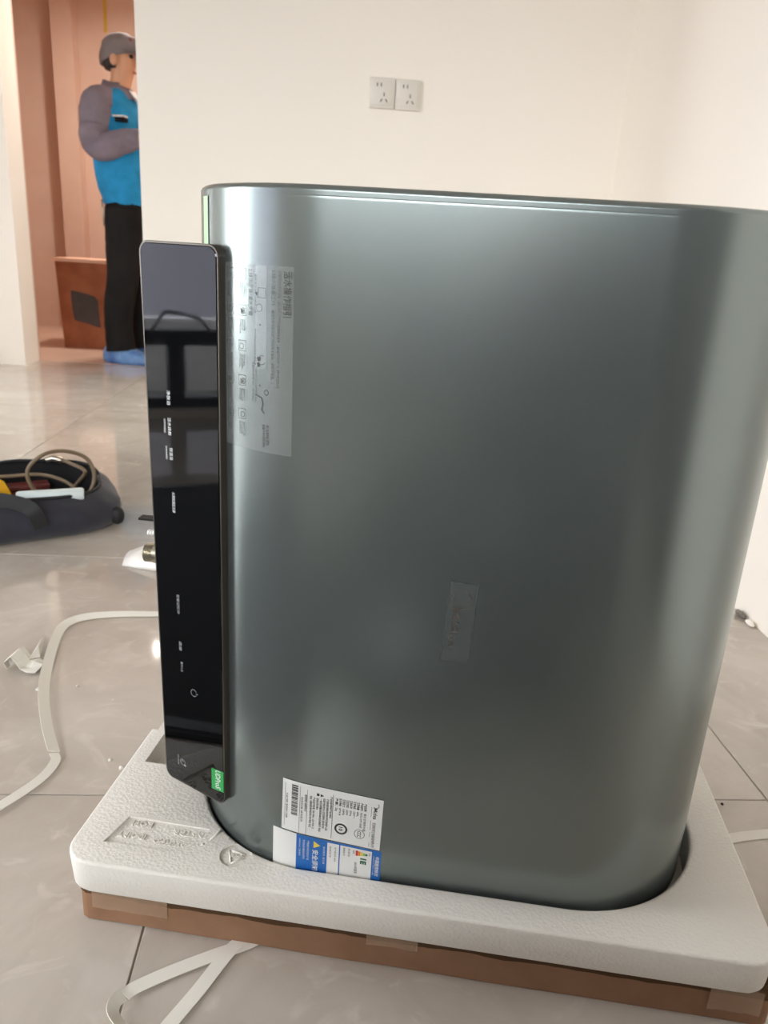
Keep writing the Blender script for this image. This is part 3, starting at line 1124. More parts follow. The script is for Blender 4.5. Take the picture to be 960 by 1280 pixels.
def rr_loop(i, d, r=0.011):
    out = []
    r = max(r - i, 0.002)
    for cx_, cz_, a0 in ((PA1 - i - r, PZ0 + i + r, -90), (PA1 - i - r, PZ1 - i - r, 0), (PA0 + i + r, PZ1 - i - r, 90), (PA0 + i + r, PZ0 + i + r, 180)):
        for k in range(9):
            a = math.radians(a0 + 90 * k / 8)
            aa, zz = cx_ + r * math.cos(a), cz_ + r * math.sin(a)
            t = (aa - PA0) / (PA1 - PA0)
            out.append(PP(aa + (PZ1 - zz) * (0.0206 * (1 - t) + 0.0060 * t), zz, d))
    return out


panel = MB().loft([rr_loop(0.0016, 0.0002), rr_loop(0.0004, 0.0002), rr_loop(0.0, 0.0010), rr_loop(0.0, 0.0200), rr_loop(0.0012, 0.0215)], True, True).build('control_panel', M_bezel, heater, True, 35)
MB().loft([rr_loop(0.0026, -0.0004), rr_loop(0.0018, 0.0002), rr_loop(0.0018, 0.0012)], True, True).build('panel_glass', M_glossblack, panel, True, 30)
# housing behind the panel, running into the shell
hm = MB()
hm.loft([[PP(PA0 + 0.012, PZ0 + 0.02, d) if k == 0 else PP(PA1 - 0.012, PZ0 + 0.02, d) if k == 1 else PP(PA1 - 0.012, PZ1 - 0.02, d) if k == 2 else PP(PA0 + 0.012, PZ1 - 0.02, d) for k in range(4)] for d in (0.013, 0.075)], True, True)
hm.build('panel_housing', M_bezel, heater)
TPr = Print(lambda p, q: PP(p, q, -0.0006))
TQ = lambda name, t, p, z, h, L, m: None


def ptext(items, name, m):
    for t, p, z, h, L in items:
        P_ = Print(lambda p, q: PP(p, -q, -0.0006))
        P_.text(t, p, -z, h, L, bold=0.004)
        P_.build(name, m, panel)['kind'] = 'stuff'


ptext([('净肤浴', 0.0165, 0.5530, 0.0040, 0.0138), ('活水焕新', 0.0168, 0.5275, 0.0038, 0.0172), ('（长按3秒启动）', 0.0112, 0.5255, 0.0024, 0.0135),
       ('恒温浴', 0.0180, 0.4985, 0.0038, 0.0122), ('（长按3秒锁定）', 0.0124, 0.4995, 0.0024, 0.0135), ('水质检测显示屏', 0.0196, 0.4545, 0.0036, 0.0210)], 'panel_print', M_print_w)
ptext([('智能记忆中', 0.0218, 0.3465, 0.0036, 0.0215), ('温度', 0.0236, 0.2940, 0.0034, 0.0110), ('数字人生', 0.0250, 0.2705, 0.0030, 0.0120),
       ('NFC 感应区', 0.0165, 0.1525, 0.0016, 0.0130)], 'panel_print_dim', M_print_g)
ic = Print(lambda p, q: PP(p, q, -0.0006))
ic.ring(0.0430, 0.2395, 0.0042, 0.0005, 28, 0.5, 5.8)
ic.rect(0.0458, 0.0490, 0.2392, 0.2397)
ic.ring(0.0238, 0.1455, 0.0038, 0.0005, 28)
ic.ring(0.0238, 0.1455, 0.0022, 0.0005, 20, 0.4, 4.4)
ic.poly([(0.0262, 0.1412), (0.0285, 0.1412), (0.0285, 0.1432), (0.0262, 0.1432)])
ic.build('panel_icons', M_print_g, panel)['kind'] = 'stuff'
gs = Print(lambda p, q: PP(p, q, -0.00055))
gs.poly([(0.0668, 0.1575), (0.0668, 0.1315), (0.0840, 0.1335), (0.0840, 0.1595)])
gs.build('green_sticker', M_green, panel)
gp = Print(lambda p, q: PP(p, -q, -0.0008))
gp.text('UDProS', 0.0728, -0.1578, 0.0080, 0.0228, bold=0.008)
gp.build('green_sticker_print', M_print_w, panel)

# --- pipe stub, cable tail and nozzle sticking out of the left side behind the panel
def HL(u, v, z):
    return (u - HC[0], v - HC[1], z - ZB)


st = MB()
pts, rad = [], []
for k in range(15):
    pts.append(HL(0.0015 + 0.0008 * k, 0.20, 0.3485))
    rad.append(0.0100 + (0.0011 if k % 2 else 0))
st.tube(pts, rad, 20)
st.tube([HL(0.0120, 0.20, 0.3485), HL(0.0125, 0.20, 0.3485), HL(0.0128, 0.20, 0.3485), HL(0.10, 0.20, 0.3485)], [0.006, 0.0112, 0.0118, 0.0118], 20)
st.build('threaded_pipe', M_steel, heater, True, 40)
nb = MB()
pts, rad = [], []
for k in range(9):
    pts.append(HL(0.0050 + 0.0016 * k, 0.20, 0.3725))
    rad.append(0.0030 + (0.0008 if k % 2 else 0))
pts.append(HL(0.10, 0.20, 0.3725))
rad.append(0.003)
nb.tube(pts, rad, 12)
nb.build('ribbed_nozzle', M_whiteplastic, heater, True, 50)
MB().box(*[HL(-0.0035, 0.195, 0.388)[0], HL(0.095, 0, 0)[0]], *[HL(0, 0.195, 0)[1], HL(0, 0.207, 0)[1]], *[0.3880 - ZB, 0.3905 - ZB]).build('mounting_fin', M_blackrub, heater)

# ------------------------------------------------------------------ wall sockets
def socket(x, label):
    zc = 1.155
    o = empty('wall_socket', (x, BY, zc))
    tag(o, label, 'socket', 'sockets on the wall behind the heater')
    rbox('plate', (0.079, 0.009, 0.086), 0.003, M_socket, o, (0, -0.0045, 0))
    rbox('insert', (0.060, 0.003, 0.066), 0.0012, M_socket, o, (0, -0.0095, 0))
    for nm, (a, b), (w, h), rot in (('pin_slot', (-0.016, 0.022), (0.0035, 0.010), 0.0), ('pin_slot', (-0.004, 0.022), (0.0035, 0.010), 0.0),
                                    ('pin_slot', (0.006, -0.004), (0.0035, 0.011), 0.0), ('pin_slot', (-0.002, -0.021), (0.0035, 0.010), 0.55), ('pin_slot', (0.014, -0.021), (0.0035, 0.010), -0.55)):
        bm = MB().box(-w / 2, w / 2, -0.001, 0.001, -h / 2, h / 2)
        s_ = bm.build(nm, M_slot, o)
        s_.location = (a, -0.0108, b)
        s_.rotation_euler = (0, rot, 0)
    return o


socket(0.131, 'white double-slot wall socket nearer the bathroom opening, left one of two')
socket(0.212, 'white double-slot wall socket nearer the room corner, right one of two')

# ------------------------------------------------------------------ bathroom things
cr_o = empty('wooden_box', (-1.50, 5.28, 0.0))
tag(cr_o, 'brown stained box with a dark patch on pink floor behind worker', 'box')
bx = MB()
rg = lambda w0, w1, d, z: [(-w0, -d, z), (w1, -d, z), (w1, d, z), (-w0, d, z)]
bx.loft([rg(0.190, 0.20, 0.17, 0.0), rg(0.213, 0.205, 0.18, 0.525)], True, True)
bx.build('box_body', M_crate, cr_o)
MB().box(-0.222, 0.21, -0.19, 0.19, 0.525, 0.545).build('box_lid', M_cratetop, cr_o)
pt = MB()
base = [(-0.128, 0.355), (-0.085, 0.350), (-0.04, 0.340), (0.015, 0.325), (0.035, 0.30), (0.036, 0.22), (0.042, 0.135), (0.0, 0.145), (-0.04, 0.160), (-0.115, 0.175), (-0.125, 0.25)]
pt.loft([[(a, -0.1785 + 0.016 * 0 - 0.001 * 0 - (0.0085 * b / 0.54) + 0.004, b) for a, b in base], [(a, -0.1785 - (0.0085 * b / 0.54), b) for a, b in base]], True, True)
pt.build('dark_patch', M_patch, cr_o)
ys = MB().box(-0.011, 0.011, -0.004, 0.004, 0, 0.50).build('hanging_strap', M_tapeyel, None, loc=(-1.655, BRY - 0.0045, 2.045))
tag(ys, 'thin yellow strip hanging on the pink wall above worker', 'strap')
lamp = empty('ceiling_lamp', (-1.125, 5.20, 2.26))
tag(lamp, 'round white ceiling light in the bathroom, hung on a rod, mirrored in the tiles', 'lamp')
disc = lambda r, z, n=28: [(r * math.cos(2 * math.pi * k / n), r * math.sin(2 * math.pi * k / n), z) for k in range(n)]
MB().loft([disc(0.10, 0.0), disc(0.105, -0.012), disc(0.10, -0.03)], True, True).tube([(0, 0, -0.002), (0, 0, 0.29)], 0.008, 8).build('lamp_base', M_whiteplastic, lamp, True, 40)
MB().loft([disc(0.092, -0.03), disc(0.088, -0.042), disc(0.07, -0.052), disc(0.03, -0.057)], True, True).build('diffuser', M_bulb, lamp, True, 40)
bl = bpy.data.lights.new('lamp_light', 'AREA')
bl.shape = 'DISK'
bl.size = 0.16
bl.energy = 15
bl.color = (1.0, 0.90, 0.80)
blo = bpy.data.objects.new('lamp_light', bl)
COL.objects.link(blo)
blo.parent = lamp
blo.location = (0, 0, -0.062)

# ------------------------------------------------------------------ the worker in the bathroom doorway
person = empty('person', (-1.165, 4.68, 0.0), math.radians(-14))
tag(person, 'person in grey cap, blue and grey jacket, black trousers and blue shoe covers', 'person')

bp_ = {
    'pelvis': ((-0.010, 0, 0.90), 0.105), 'waist': ((-0.010, 0, 1.04), 0.10), 'chest': ((-0.020, 0, 1.24), 0.11),
    'upper': ((-0.030, 0, 1.35), 0.085), 'neck': ((-0.010, 0, 1.455), 0.056), 'jaw': ((0.022, 0, 1.515), 0.064),
    'head': ((0.018, 0, 1.585), 0.083), 'crown': ((0.010, 0, 1.640), 0.066),
    'sh_r': ((-0.030, -0.150, 1.335), 0.040), 'el_r': ((-0.035, -0.215, 1.125), 0.045), 'wr_r': ((0.180, -0.195, 1.170), 0.032), 'pa_r': ((0.240, -0.18, 1.180), 0.030),
    'sh_l': ((-0.030, 0.150, 1.335), 0.040), 'el_l': ((-0.06, 0.235, 1.130), 0.045), 'wr_l': ((0.18, 0.16, 1.16), 0.032), 'pa_l': ((0.24, 0.14, 1.17), 0.030),
    'hip_r': ((0.005, -0.090, 0.82), 0.085), 'kn_r': ((0.020, -0.10, 0.48), 0.058), 'an_r': ((-0.015, -0.105, 0.095), 0.034), 'to_r': ((0.105, -0.112, 0.030), 0.020),
    'hip_l': ((0.005, 0.090, 0.82), 0.085), 'kn_l': ((0.05, 0.10, 0.48), 0.058), 'an_l': ((0.03, 0.11, 0.095), 0.034), 'to_l': ((0.150, 0.118, 0.030), 0.020)}
be_ = [('pelvis', 'waist'), ('waist', 'chest'), ('chest', 'upper'), ('upper', 'neck'), ('neck', 'jaw'), ('jaw', 'head'), ('head', 'crown'),
       ('upper', 'sh_r'), ('sh_r', 'el_r'), ('el_r', 'wr_r'), ('wr_r', 'pa_r'), ('upper', 'sh_l'), ('sh_l', 'el_l'), ('el_l', 'wr_l'), ('wr_l', 'pa_l'),
       ('pelvis', 'hip_r'), ('hip_r', 'kn_r'), ('kn_r', 'an_r'), ('an_r', 'to_r'), ('pelvis', 'hip_l'), ('hip_l', 'kn_l'), ('kn_l', 'an_l'), ('an_l', 'to_l')]
# fingers: four and a thumb on each hand, slightly curled
for sfx, sy in (('r', -1), ('l', 1)):
    px, py, pz = bp_['pa_' + sfx][0]
    for k, (dz, L) in enumerate(((0.026, 0.062), (0.009, 0.070), (-0.008, 0.066), (-0.024, 0.052))):
        a, b, c = 'f%d%s_a' % (k, sfx), 'f%d%s_b' % (k, sfx), 'f%d%s_c' % (k, sfx)
        bp_[a] = ((px + 0.030, py - sy * 0.004, pz + dz), 0.0105)
        bp_[b] = ((px + 0.030 + L * 0.55, py - sy * 0.016, pz + dz * 1.1 - 0.004), 0.0095)
        bp_[c] = ((px + 0.030 + L * 0.85, py - sy * 0.038, pz + dz - 0.010), 0.0080)
        be_ += [('pa_' + sfx, a), (a, b), (b, c)]
    bp_['t%s_a' % sfx] = ((px + 0.008, py - sy * 0.026, pz + 0.034), 0.0115)
    bp_['t%s_b' % sfx] = ((px + 0.042, py - sy * 0.044, pz + 0.044), 0.0095)
    be_ += [('pa_' + sfx, 't%s_a' % sfx), ('t%s_a' % sfx, 't%s_b' % sfx)]
me = skin_mesh('body', *chain((bp_, be_)))
link('body', me, M_skin, person, True)


def ellipsoid(name, c, r, m, parent, seg=20, rng=14, zmin=-1.0, zmax=1.0, shape=None):
    mb = MB()
    rings = []
    for i in range(rng + 1):
        t = zmin + (zmax - zmin) * i / rng
        w = math.sqrt(max(0.0004, 1 - t * t))
        rg_ = []
        for k in range(seg):
            a = 2 * math.pi * k / seg
            v = Vector((r[0] * w * math.cos(a), r[1] * w * math.sin(a), r[2] * t))
            if shape:
                v = shape(v)
            rg_.append((c[0] + v.x, c[1] + v.y, c[2] + v.z))
        rings.append(rg_)
    mb.loft(rings, True, True)
    return mb.build(name, m, parent, True)


# face details
MB().loft([[(0.098 + 0.000, -0.004, 1.585), (0.098, 0.004, 1.585), (0.096, 0, 1.590)], [(0.116, -0.014, 1.548), (0.116, 0.014, 1.548), (0.124, 0, 1.556)], [(0.094, -0.016, 1.540), (0.094, 0.016, 1.540), (0.104, 0, 1.538)]], True, True).build('nose', M_skin, person, True)
for s_ in (-1, 1):
    ellipsoid('eye', (0.088, s_ * 0.031, 1.582), (0.010, 0.014, 0.010), M_hair, person, 12, 8)
    ellipsoid('ear', (0.010, s_ * 0.079, 1.560), (0.020, 0.011, 0.031), M_skin, person, 12, 8)
ellipsoid('mouth', (0.090, 0, 1.512), (0.008, 0.024, 0.006), mat('lips', (170, 100, 88)), person, 12, 6)
ellipsoid('hair', (-0.004, 0, 1.570), (0.084, 0.078, 0.088), M_hair, person, 20, 12, -0.55, 0.6, lambda v: Vector((min(v.x, 0.02), v.y, v.z - 0.2 * min(0, v.x) * 0)))
# cap with crown and brim
cap_o = ellipsoid('cap', (0.004, 0, 1.600), (0.108, 0.089, 0.100), M_cap, person, 24, 12, -0.28, 1.0, lambda v: Vector((v.x, v.y, v.z + 0.30 * v.x * (1 if v.z < 0.05 else 0.3))))
bm_ = MB()
top, bot = [], []
nb_ = 14
vs, fs = [], []
for i in range(nb_ + 1):
    a = math.radians(-72 + 144 * i / nb_)
    for j, rad_ in enumerate((0.088, 0.130, 0.168)):
        x = 0.004 + rad_ * math.cos(a) * (1.0 if j == 0 else 1.02)
        y = (0.084 if j == 0 else 0.090 - 0.004 * j) * math.sin(a)
        vs.append((x, y, 1.612 + 0.16 * (x - 0.09) * -1.0 - 0.9 * y * y))
for i in range(nb_):
    for j in range(2):
        a = i * 3 + j
        fs.append((a, a + 1, a + 4, a + 3))
br = pyd('cap_brim', vs, fs, M_cap, cap_o, True)
br.modifiers.new('t', 'SOLIDIFY').thickness = 0.005
ellipsoid('cap_badge', (0.088, -0.034, 1.655), (0.010, 0.016, 0.014), mat('red_badge', (120, 70, 72)), cap_o, 10, 6)

# jacket: blue trunk, grey yoke and sleeves
def body_loft(name, rows, m, parent, n=40, crease=0.0, seed=0.0, p=2.4):
    rgs = []
    for z, cx_, a, b in rows:
        rg_ = []
        for k in range(n):
            t_ = 2 * math.pi * k / n
            c_, s_ = math.cos(t_), math.sin(t_)
            e_ = 2 / p
            w_ = 1 + crease * noise.noise(Vector((c_ * 2.2, s_ * 2.2, z * 9 + seed)))
            rg_.append((cx_ + a * w_ * math.copysign(abs(c_) ** e_, c_), b * w_ * math.copysign(abs(s_) ** e_, s_), z + crease * 0.08 * noise.noise(Vector((c_ * 3, s_ * 3, seed + 3 + z * 5)))))
        rgs.append(rg_)
    return MB().loft(rgs, True, True).build(name, m, parent, True)


jk = body_loft('jacket', [(0.850, 0.034, 0.112, 0.155), (0.856, 0.034, 0.122, 0.165), (0.89, 0.032, 0.130, 0.172), (0.93, 0.028, 0.140, 0.186), (1.00, 0.020, 0.144, 0.190), (1.08, 0.008, 0.144, 0.190), (1.16, -0.006, 0.144, 0.192),
                          (1.24, -0.024, 0.140, 0.192), (1.32, -0.028, 0.124, 0.186), (1.375, -0.030, 0.105, 0.162), (1.415, -0.028, 0.082, 0.110), (1.430, -0.024, 0.070, 0.078)], M_jblue, person, crease=0.045)
for sfx, s_ in (('r', -1), ('l', 1)):
    S, El, Wr = bp_['sh_' + sfx][0], bp_['el_' + sfx][0], bp_['wr_' + sfx][0]
    mid = [(a + b) / 2 for a, b in zip(S, El)]
    mid2 = [a * 0.5 + b * 0.5 for a, b in zip(El, Wr)]
    ctr = [((S[0] + 0.000, S[1] * 0.30, S[2] + 0.050), 0.040), ((S[0] - 0.008, S[1] * 0.62, S[2] + 0.034), 0.070), ((S[0] - 0.018, S[1] * 0.98, S[2] + 0.002), 0.088), ((S[0] - 0.022, S[1] * 1.14, S[2] - 0.055), 0.086), ((mid[0] - 0.022, mid[1], mid[2] - 0.02), 0.080),
           ((El[0] - 0.012, El[1], El[2] + 0.045), 0.073), ((El[0] + 0.012, El[1], El[2] + 0.006), 0.070), ((El[0] + 0.060, El[1], El[2] + 0.002), 0.066), ((mid2[0] + 0.02, mid2[1], mid2[2] + 0.004), 0.062), ((Wr[0] - 0.01, Wr[1], Wr[2]), 0.050), ((Wr[0] + 0.02, Wr[1] + 0.004, Wr[2] + 0.003), 0.044)]
    P = spline([c[0] for c in ctr], 6)
    rr2 = []
    for i in range(len(ctr) - 1):
        rr2 += [ctr[i][1] + (ctr[i + 1][1] - ctr[i][1]) * k / 6 + 0.0045 * noise.noise(Vector((i * 2.3, k * 0.6, ord(sfx)))) for k in range(6)]
    rr2.append(ctr[-1][1])
    MB().tube(P, rr2, 24).build('sleeve', M_jgrey, jk, True)
body_loft('yoke', [(1.12, -0.075, 0.095, 0.168), (1.18, -0.082, 0.098, 0.186), (1.26, -0.085, 0.096, 0.194), (1.33, -0.072, 0.086, 0.186), (1.385, -0.052, 0.074, 0.150), (1.425, -0.032, 0.060, 0.100), (1.455, -0.020, 0.055, 0.066)], M_jgrey, jk, crease=0.06, seed=4.0)
# collar, shirt, chest pocket
cm = MB()
seg = 24
cm.loft([[(-0.012 + rr_ * 1.05 * math.cos(2 * math.pi * k / seg) + off, rr_ * math.sin(2 * math.pi * k / seg), z - 0.30 * (rr_ * math.cos(2 * math.pi * k / seg))) for k in range(seg)] for rr_, z, off in ((0.090, 1.405, 0), (0.074, 1.452, 0), (0.068, 1.455, 0), (0.078, 1.41, 0))], False, False)
cm.build('collar', M_jgrey, jk, True)
pyd('shirt_collar', [(0.066, -0.036, 1.425), (0.106, -0.022, 1.380), (0.112, 0.018, 1.380), (0.074, 0.03, 1.425), (0.10, -0.006, 1.36)], [(0, 1, 4), (0, 4, 3), (4, 2, 3)], M_shirt, jk)
MB().box(0.055, 0.105, -0.176, -0.130, 1.255, 1.275).build('pocket_flap', M_dark, jk)
MB().box(0.040, 0.105, -0.174, -0.130, 1.277, 1.285).build('pocket_print', M_shirt, jk)
MB().box(0.100, 0.142, -0.006, 0.006, 0.90, 1.28).build('zip', M_dark, jk)

# trousers
pn = body_loft('trousers', [(0.965, 0.032, 0.106, 0.150), (0.90, 0.034, 0.116, 0.160), (0.84, 0.034, 0.120, 0.164), (0.79, 0.034, 0.112, 0.158), (0.755, 0.034, 0.090, 0.13)], M_pants, person, crease=0.04, seed=9)
for sfx in 'rl':
    H_, K_, A_ = bp_['hip_' + sfx][0], bp_['kn_' + sfx][0], bp_['an_' + sfx][0]
    ctr = [((H_[0] + 0.030, H_[1] * 0.92, 0.84), 0.100), ((H_[0] + 0.028, H_[1] * 0.95, 0.74), 0.103), ((H_[0] * 0.5 + K_[0] * 0.5 + 0.018, K_[1], 0.62), 0.095), ((K_[0], K_[1], 0.48), 0.086), ((K_[0] * 0.5 + A_[0] * 0.5 - 0.012, A_[1], 0.32), 0.082), ((A_[0] - 0.002, A_[1], 0.20), 0.078), ((A_[0] + 0.002, A_[1], 0.12), 0.079), ((A_[0] + 0.006, A_[1], 0.072), 0.083)]
    P = spline([c[0] for c in ctr], 5)
    rr2 = []
    for i in range(len(ctr) - 1):
        rr2 += [ctr[i][1] + (ctr[i + 1][1] - ctr[i][1]) * k / 5 + 0.004 * noise.noise(Vector((i * 1.7, k * 0.9, ord(sfx)))) for k in range(5)]
    rr2.append(ctr[-1][1])
    MB().tube(P, rr2, 24).build('trouser_leg', M_pants, pn, True)
tg = MB().tube([(-0.055, -0.150, 0.875), (-0.050, -0.158, 0.82), (-0.048, -0.150, 0.74)], 0.006, 8)
tg.build('key_strap', M_steel, person, True)
# shoe covers
for sfx in 'rl':
    A_ = bp_['an_' + sfx][0]
    mb = MB()
    rgs = []
    for z, a, b, cx_ in ((0.0, 0.150, 0.058, 0.050), (0.012, 0.158, 0.064, 0.050), (0.035, 0.152, 0.064, 0.046), (0.060, 0.125, 0.062, 0.026), (0.085, 0.088, 0.060, 0.000), (0.105, 0.070, 0.060, -0.006)):
        rgs.append([(A_[0] + cx_ + (a + 0.006 * math.sin(5 * t_ + z * 60)) * math.cos(t_), A_[1] + (b + 0.004 * math.sin(7 * t_ + z * 80)) * math.sin(t_), z) for t_ in [2 * math.pi * k / 28 for k in range(28)]])
    mb.loft(rgs, True, True)
    mb.build('shoe_cover', M_cover, person, True)

# ------------------------------------------------------------------ the photographer, mirrored as a dark blur in the heater front
ph = empty('person', (0.05, -0.33, 0.0), 0.0)
ph.scale = (1.08, 1.0, 1.12)
tag(ph, 'person in dark clothes sitting cross-legged with raised arms, mirrored in the heater', 'person')
pp_ = {'pelvis': ((0, -0.12, 0.12), 0.13), 'waist': ((0, -0.08, 0.24), 0.18), 'chest': ((0, -0.05, 0.38), 0.18), 'upper': ((0, -0.02, 0.49), 0.11), 'neck': ((0, 0.0, 0.56), 0.055), 'jaw': ((0, 0.03, 0.61), 0.068), 'head': ((0, 0.02, 0.69), 0.088), 'crown': ((0, 0.01, 0.75), 0.068)}
pe_ = [('pelvis', 'waist'), ('waist', 'chest'), ('chest', 'upper'), ('upper', 'neck'), ('neck', 'jaw'), ('jaw', 'head'), ('head', 'crown')]
for sfx, s_ in (('r', 1), ('l', -1)):
    pp_.update({'sh' + sfx: ((s_ * 0.18, -0.02, 0.48), 0.075), 'el' + sfx: ((s_ * 0.25, 0.10, 0.36), 0.055), 'wr' + sfx: ((s_ * 0.13 - 0.06, 0.235, 0.56), 0.036), 'pa' + sfx: ((s_ * 0.10 - 0.08, 0.26, 0.615), 0.03),
                'hp' + sfx: ((s_ * 0.11, -0.06, 0.14), 0.13), 'kn' + sfx: ((s_ * 0.17, 0.34, 0.24), 0.115), 'an' + sfx: ((s_ * -0.02, 0.50 + s_ * 0.06, 0.07), 0.055), 'to' + sfx: ((s_ * -0.17, 0.52 + s_ * 0.06, 0.06), 0.045)})
    pe_ += [('upper', 'sh' + sfx), ('sh' + sfx, 'el' + sfx), ('el' + sfx, 'wr' + sfx), ('wr' + sfx, 'pa' + sfx), ('pelvis', 'hp' + sfx), ('hp' + sfx, 'kn' + sfx), ('kn' + sfx, 'an' + sfx), ('an' + sfx, 'to' + sfx)]
    for k in range(4):
        a, b = 'f%d%s' % (k, sfx), 'g%d%s' % (k, sfx)
        pp_[a] = ((s_ * 0.095 - 0.08, 0.285, 0.650 - 0.017 * k), 0.010)
        pp_[b] = ((s_ * 0.080 - 0.08, 0.300, 0.654 - 0.017 * k), 0.009)
        pe_ += [('pa' + sfx, a), (a, b)]
    pp_['t' + sfx] = ((s_ * 0.075 - 0.08, 0.265, 0.655), 0.011)
    pe_.append(('pa' + sfx, 't' + sfx))
link('body', skin_mesh('body', *chain((pp_, pe_))), M_dark, ph, True)
ellipsoid('hair', (0, 0.005, 0.72), (0.095, 0.10, 0.085), M_hair, ph, 20, 12, -0.2, 1.0)
ellipsoid('face', (0, 0.035, 0.665), (0.070, 0.080, 0.090), M_skin, ph, 20, 12)

# ------------------------------------------------------------------ tool bag on the floor with what lies in it
BA = math.radians(27)
bag = empty('tool_bag', (-0.475, 1.815, 0.0), BA)
tag(bag, 'open dark navy nylon tool bag lying on the tiled floor', 'bag')
BLEN, BDEP = 0.74, 0.29


def bag_ring(i, f, zf_, seed, n=96, fold=0.008):
    out = []
    hu, hv = BLEN / 2 - i, BDEP / 2 - i
    for k in range(n):
        a = 2 * math.pi * k / n
        c_, s_ = math.cos(a), math.sin(a)
        e = 2.0 / 3.6
        x = hu * math.copysign(abs(c_) ** e, c_)
        y = hv * math.copysign(abs(s_) ** e, s_)
        w = noise.noise(Vector((x * 9, y * 9, seed))) * fold + noise.noise(Vector((x * 22, y * 22, seed + 5))) * fold * 0.5
        out.append((x * (1 + w * 4) - BLEN / 2, y * (1 + w * 4) + BDEP / 2, zf_(x, y) if callable(zf_) else zf_))
    return out


def rimz(x, y):
    t = y / (BDEP / 2)
    z = 0.104 + 0.022 * t + 0.010 * math.sin(x * 11 + 0.5) + 0.012 * noise.noise(Vector((x * 6, y * 6, 2)))
    if x > 0.20:
        z += 0.012 * (x - 0.20) / 0.17
    if t < 0:
        z -= 0.030 * min(1, max(0, (0.12 - x) / 0.35))
    return z


bgm = MB()
bgm.loft([bag_ring(0.015, 0, 0.001, 1), bag_ring(0.002, 0, 0.008, 1), bag_ring(-0.004, 0, 0.035, 1.4, fold=0.012), bag_ring(0.004, 0, 0.062, 2.2, fold=0.016),
          bag_ring(0.022, 0, lambda x, y: rimz(x, y) * 0.86, 2.8, fold=0.014), bag_ring(0.040, 0, rimz, 3, fold=0.008)], True, False)
bo = bgm.build('bag_shell', M_bag, bag, True)
bi = MB()
bi.loft([bag_ring(0.040, 0, rimz, 3, fold=0.008), bag_ring(0.048, 0, lambda x, y: rimz(x, y) - 0.008, 3, fold=0.008), bag_ring(0.045, 0, 0.05, 3, fold=0.008), bag_ring(0.05, 0, 0.028, 1), bag_ring(0.10, 0, 0.026, 1)], False, True)
bi.build('bag_lining', M_bagin, bag, True)
MB().tube([*bag_ring(0.041, 0, lambda x, y: rimz(x, y) + 0.002, 3, n=96, fold=0.008), bag_ring(0.041, 0, lambda x, y: rimz(x, y) + 0.002, 3, n=96, fold=0.008)[0]], 0.0045, 8).build('zip_edge', M_zip, bag, True)
# handle straps and foot knobs
hp = spline([(-0.46, -0.006, 0.03), (-0.45, -0.010, 0.075), (-0.40, 0.02, 0.100), (-0.34, 0.045, 0.105), (-0.27, 0.038, 0.098), (-0.22, 0.0, 0.085), (-0.20, -0.008, 0.04)], 6)


def ribbon(pts, w, th, wid=None):
    """closed ribbon along pts with width direction wid(i) or horizontal sideways."""
    pts = [Vector(p) for p in pts]
    rings = []
    n = len(pts)
    for i, p in enumerate(pts):
        t = (pts[min(i + 1, n - 1)] - pts[max(i - 1, 0)]).normalized()
        d = wid(i / (n - 1), t) if wid else t.cross(Vector((0, 0, 1)))
        d = (d - t * d.dot(t)).normalized()
        nn_ = d.cross(t).normalized()
        rings.append([p - d * w / 2 - nn_ * th / 2, p + d * w / 2 - nn_ * th / 2, p + d * w / 2 + nn_ * th / 2, p - d * w / 2 + nn_ * th / 2])
    return MB().loft(rings, True, True)


ribbon(hp, 0.034, 0.004, lambda t, tg_: Vector((0.6, 0.1, 0.5))).build('carry_handle', M_zip, bag, True, 40)
for (x, y) in ((-0.020, 0.045), (-0.012, 0.22)):
    ellipsoid('corner_foot', (x, y, 0.030), (0.018, 0.016, 0.024), M_zip, bag, 14, 8)


def BW(x, y, z):
    c_, s_ = math.cos(BA), math.sin(BA)
    return Vector((-0.475 + c_ * x - s_ * y, 1.815 + s_ * x + c_ * y, z))


cpts = [BW(-0.16, 0.125, 0.045), BW(-0.20, 0.125, 0.10), BW(-0.205, 0.122, 0.145), BW(-0.17, 0.12, 0.178), BW(-0.12, 0.13, 0.182), BW(-0.07, 0.13, 0.160), BW(-0.055, 0.12, 0.118), BW(-0.068, 0.115, 0.078), BW(-0.10, 0.122, 0.050),
        BW(-0.13, 0.150, 0.045), BW(-0.11, 0.195, 0.050), BW(-0.08, 0.19, 0.085), BW(-0.07, 0.16, 0.118), BW(-0.10, 0.20, 0.132), BW(-0.115, 0.22, 0.135)]
cb_o = empty('hose_cable', cpts[0])
tag(cb_o, 'brown hose looped up out of the open tool bag', 'hose')
sub = lambda pts: [p - cpts[0] for p in pts]
MB().tube(sub(spline(cpts, 8)), 0.0048, 10).build('hose', M_cable, cb_o, True)
MB().tube(sub([BW(-0.115, 0.22, 0.135), BW(-0.135, 0.228, 0.140), BW(-0.15, 0.232, 0.136)]), [0.008, 0.009, 0.007], 12).build('coupling', M_steel, cb_o, True, 40)
c2 = [BW(-0.46, 0.18, 0.112), BW(-0.36, 0.196, 0.116), BW(-0.26, 0.185, 0.114), BW(-0.17, 0.165, 0.116), BW(-0.112, 0.14, 0.094), BW(-0.098, 0.12, 0.064), BW(-0.110, 0.118, 0.044)]
ho2 = MB().tube([p - c2[0] for p in spline(c2, 8)], 0.0046, 10).build('hose_cable', M_cable, None, True, loc=c2[0])
tag(ho2, 'brown hose lying along inside the tool bag below the upright loop', 'hose')
yt = empty('yellow_tool', BW(-0.285, 0.145, 0.028), BA + 0.35)
tag(yt, 'bright yellow plastic tool poking out of the bag at left', 'tool')
yp = MB()
